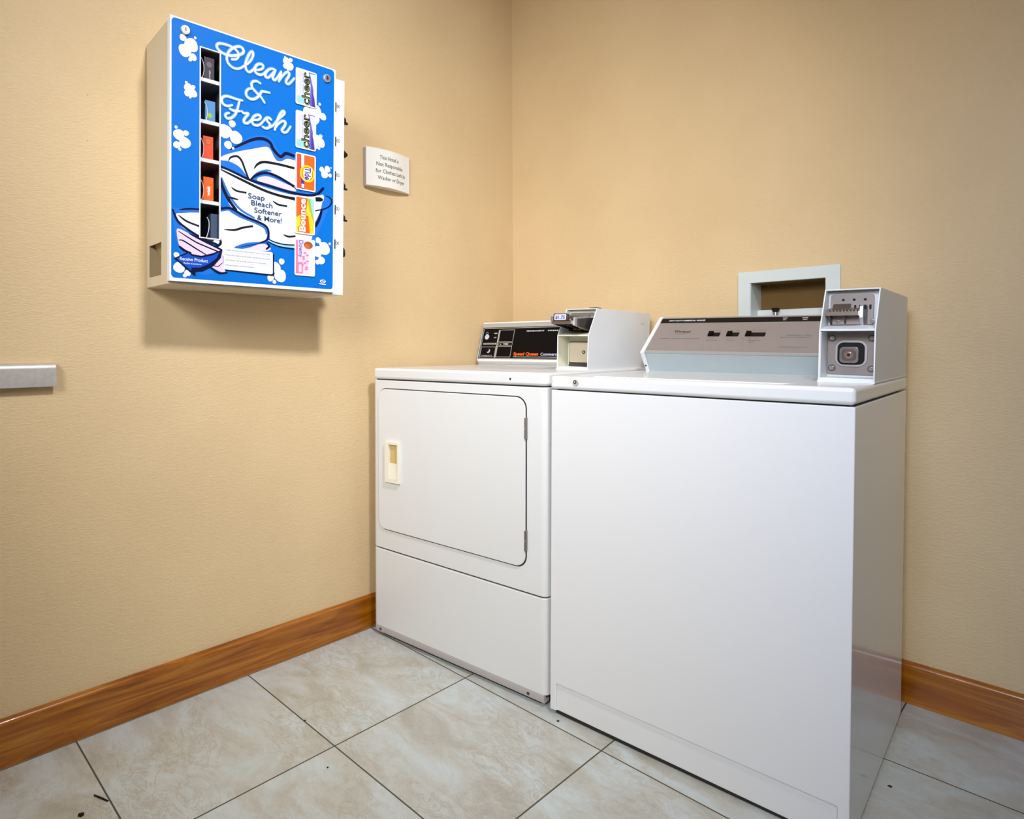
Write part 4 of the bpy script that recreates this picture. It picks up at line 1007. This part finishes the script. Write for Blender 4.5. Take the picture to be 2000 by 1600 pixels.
def cheer(fl, tx, oval):
    fl(IN, 'lavender'); fl(sub(.38, .68, .035, .965), 'ink_card')
    fl([(.66, .035), (.94, .035), (.94, .965), (.60, .965), (.70, .6)], 'purple'); fl([(.80, .05), (.94, .05), (.94, .94), (.66, .94), (.84, .5)], 'lavender')
    fl([(.76, .03), (.94, .03), (.88, .28), (.78, .5)], 'violet')
    fl(sub(.06, .40, .035, .24), 'lightblue')
    tx('improved formula', 'ink_grey', .24, .62, .55, .07, 1, .0); tx('colour guard', 'purple', .37, .60, .55, .06, 1, .0)
    tx('cheer', 'ink_black', .645, .49, .92, .36, 1, .04); tx('cheer', 'yellowgreen', .640, .49, .895, .355, 1, -.028)
def tide(fl, tx, oval):
    fl(IN, 'orange'); fl(sub(.06, .24, .035, .965), 'orangered'); fl(sub(.24, .44, .035, .965), 'violet')
    fl(sub(.27, .42, .62, .965), 'lavender'); fl(sub(.29, .42, .06, .17), 'lavender')
    fl(sub(.24, .27, .035, .965), 'orangered')
    oval(.58, .47, .37, .235, 'yellow'); oval(.58, .47, .29, .185, 'orange'); oval(.58, .47, .25, .165, 'yellow'); oval(.58, .47, .20, .14, 'ink_white')
    tx('Tide', 'ink_white', .44, .47, .37, .34, -1, .07); tx('Tide', 'violet', .45, .47, .34, .30, -1, .03)
def bounce(fl, tx, oval):
    fl(IN, 'yellow'); fl([(.06, .42), (.55, .62), (.62, .965), (.06, .965)], 'orange'); fl([(.70, .965), (.94, .965), (.94, .45), (.82, .6)], 'lightblue'); fl([(.60, .965), (.74, .965), (.86, .58), (.94, .42), (.94, .30), (.70, .7)], 'yellowgreen')
    fl([(.45, .035), (.75, .035), (.66, .5), (.5, .5)], 'orange')
    tx('Bounce', 'red', .52, .50, .90, .34, 1, .07); tx('Bounce', 'ink_white', .51, .50, .87, .31, 1, .03)
def downy(fl, tx, oval):
    fl(IN, 'ink_pink'); fl(sub(.06, .16, .05, .95), 'pinkstrong'); fl(sub(.72, .94, .035, .965), 'ink_card'); fl(sub(.06, .40, .06, .36), 'pinkstrong'); fl(sub(.20, .34, .10, .30), 'ink_pink')
    oval(.66, .84, .22, .10, 'brown'); oval(.60, .80, .12, .06, 'orange')
    for k in range(9): oval(.50+.12*math.sin(k*1.9), .62-.055*k, .07, .025, 'pinkstrong')
    tx('Downy', 'purple', .20, .72, .46, .22, -1, .006); tx('fresh rinse', 'ink_grey', .76, .35, .5, .07, -1, .0)
for i, fn in enumerate((cheer, cheer, tide, bounce, downy)): label(i, fn)
# coin mechanism column with prices
xk0, xk1, xp0, xp1, xe = mmr(A['price_x'])
b = PB(); FX = D-.010
b.box((.006, W2+.0004, -H2-.006), (FX, xe, H2-.020), 'cabwhite')
b.build('coin_mechanism_case', vm, bevel=.0012)
for z in mmr(A['prices']):
    b = PB(); b.box((FX+.0001, W2+.003, z-.022), (FX+.0004, xe-.003, z+.014), 'cabwhite')
    b.text('1', 'ink_black', lambda u, v: Vector((FX+.0008, W2+.0035+u, z-.010+v)), w=.0060, h=.0225, bold=.09)
    b.text('00', 'ink_black', lambda u, v: Vector((FX+.0008, W2+.0105+u, z-.0005+v)), w=.0115, h=.0105, bold=.006)
    b.text('Price', 'ink_grey', lambda u, v: Vector((FX+.0008, W2+.0045+u, z-.019+v)), w=.010, h=.004)
    b.build('price_label', vm, smooth=False)
for i, z in enumerate(mmr(A['knobs'])):
    b = PB(); kx = D-.036
    b.cyl((kx, xe+.0004, z), 1, .019, .007, 'black', 28, r2=.016)
    b.cyl((kx, xe+.0074, z), 1, .015, .010, 'black', 24, r2=.009)
    R = Matrix.Translation((kx, xe+.008, z-(.006 if i != 1 else 0))) @ Matrix.Rotation((.15, 1.3, .2, .15, 1.5)[i], 4, 'Y')
    b.prism([(-.014, 0), (-.010, .012), (-.003, .020 if i != 4 else .014), (.003, .020 if i != 4 else .014), (.010, .012), (.014, 0)], 2, -.0028, .0028, 'black', R)
    b.build('coin_knob', vm, bevel=.001)

# soap packs standing in the column: each its own thing
packs = [('boxdark', 'dark soap box in the topmost window shelf of the vending machine', 0, .0145),
         ('boxblue', 'blue soap box with a green dot on second shelf of the vending machine', 1, .0175),
         ('orangered', 'red soap box with a round emblem on the middle shelf of the vending machine', 2, .0125),
         ('orange', 'orange soap box with white lettering on fourth shelf of the vending machine', 3, .0135),
         ('boxslate', 'slate blue soap box at the bottom of the vending machine column', 4, .0330)]
for m_, lab, i, dy in packs:
    z = shelf_z[i] + (-.004 if i < 4 else .0025); y0 = s0+dy; y1 = min(y0+.0262, s1+.006); hgt = (.062, .058, .064, .066, .064)[i]
    if i == 4: y1 = s1+.012
    xb, xf = .085, D-.0145
    O = Matrix.Translation(((xb+xf)/2, (y0+y1)/2, z))
    dx, dy2 = (xf-xb)/2, (y1-y0)/2
    b = PB(); b.box((-dx, -dy2, 0), (dx, dy2, hgt), m_)
    X = dx+.0003
    if i == 2:
        b.flat([(X, .0088*math.cos(t*math.pi/12), hgt-.014+.0088*math.sin(t*math.pi/12)) for t in range(24)], 'brown')
        b.flat([(X+.0001, .0066*math.cos(t*math.pi/12), hgt-.014+.0066*math.sin(t*math.pi/12)) for t in range(24)], 'orange')
        b.text('tide', 'brown', lambda u, v: Vector((X+.0002, -.005+u, hgt-.016+v)), w=.010, h=.0045)
    if i == 1:
        b.flat([(X, -.001+.0075*math.cos(t*math.pi/12), .020+.0075*math.sin(t*math.pi/12)) for t in range(24)], 'green')
        b.flat([(X+.0001, -.001+.004*math.cos(t*math.pi/12), .021+.004*math.sin(t*math.pi/12)) for t in range(24)], 'yellowgreen')
    if i == 3:
        b.text('wisk', 'ink_white', lambda u, v: Vector((X, .004-v, .018+u)), w=.026, h=.0085, bold=.03)
    if i == 0:
        b.text('soap', 'ink_grey', lambda u, v: Vector((X, .003-v, .008+u)), w=.022, h=.005)
        b.flat([(X, .007*math.cos(t*math.pi/12), hgt-.018+.007*math.sin(t*math.pi/12)) for t in range(24)], 'darksteel')
    o = b.build('soap_box', None, bevel=0, M=CM @ O)
    tag(o, lab, 'soap box', 'soap boxes in the vending machine window')

# ================================================================ bits on the floor
def crumb(name, label, cat, x, y, pts, h, m, group='debris on the floor tiles'):
    b = PB(); b.prism(pts, 2, 0, h, m); o = b.build(name); o.location = (x, y, .0003); tag(o, label, cat, group)
crumb('plastic_sliver', 'thin black plastic sliver on the floor tile near the lower left corner', 'debris', .265, -1.7325,
      [(-.022, -.009), (-.018, -.0105), (.022, .006), (.021, .009), (.0, .001)], .002, 'black')
crumb('debris_fragment', 'black crumb on the floor tile just in front of the plastic sliver', 'debris', .291, -1.779,
      [(-.006, -.003), (.0, -.006), (.006, -.001), (.004, .005), (-.002, .006)], .003, 'black')
crumb('debris_fragment', 'tiny dark speck on the floor between left baseboard and dryer', 'debris', .324, -1.253, rrect(-.0018, .0018, -.0018, .0018, .001, 3), .0015, 'black')
crumb('debris_fragment', 'tiny dark speck on the floor tile in front of the tile crossing', 'debris', .523, -1.313, rrect(-.0018, .0018, -.0018, .0018, .001, 3), .0015, 'black')
crumb('debris_fragment', 'brown crumb on the floor to the right of the washer', 'debris', 1.441, -.431, [(-.004, -.002), (.003, -.003), (.004, .002), (-.001, .003)], .002, 'grime')
crumb('debris_fragment', 'dark crumb on the floor below the gap between dryer and washer', 'debris', .786, -.768, [(-.003, -.002), (.002, -.003), (.003, .002), (-.001, .003)], .002, 'grime')
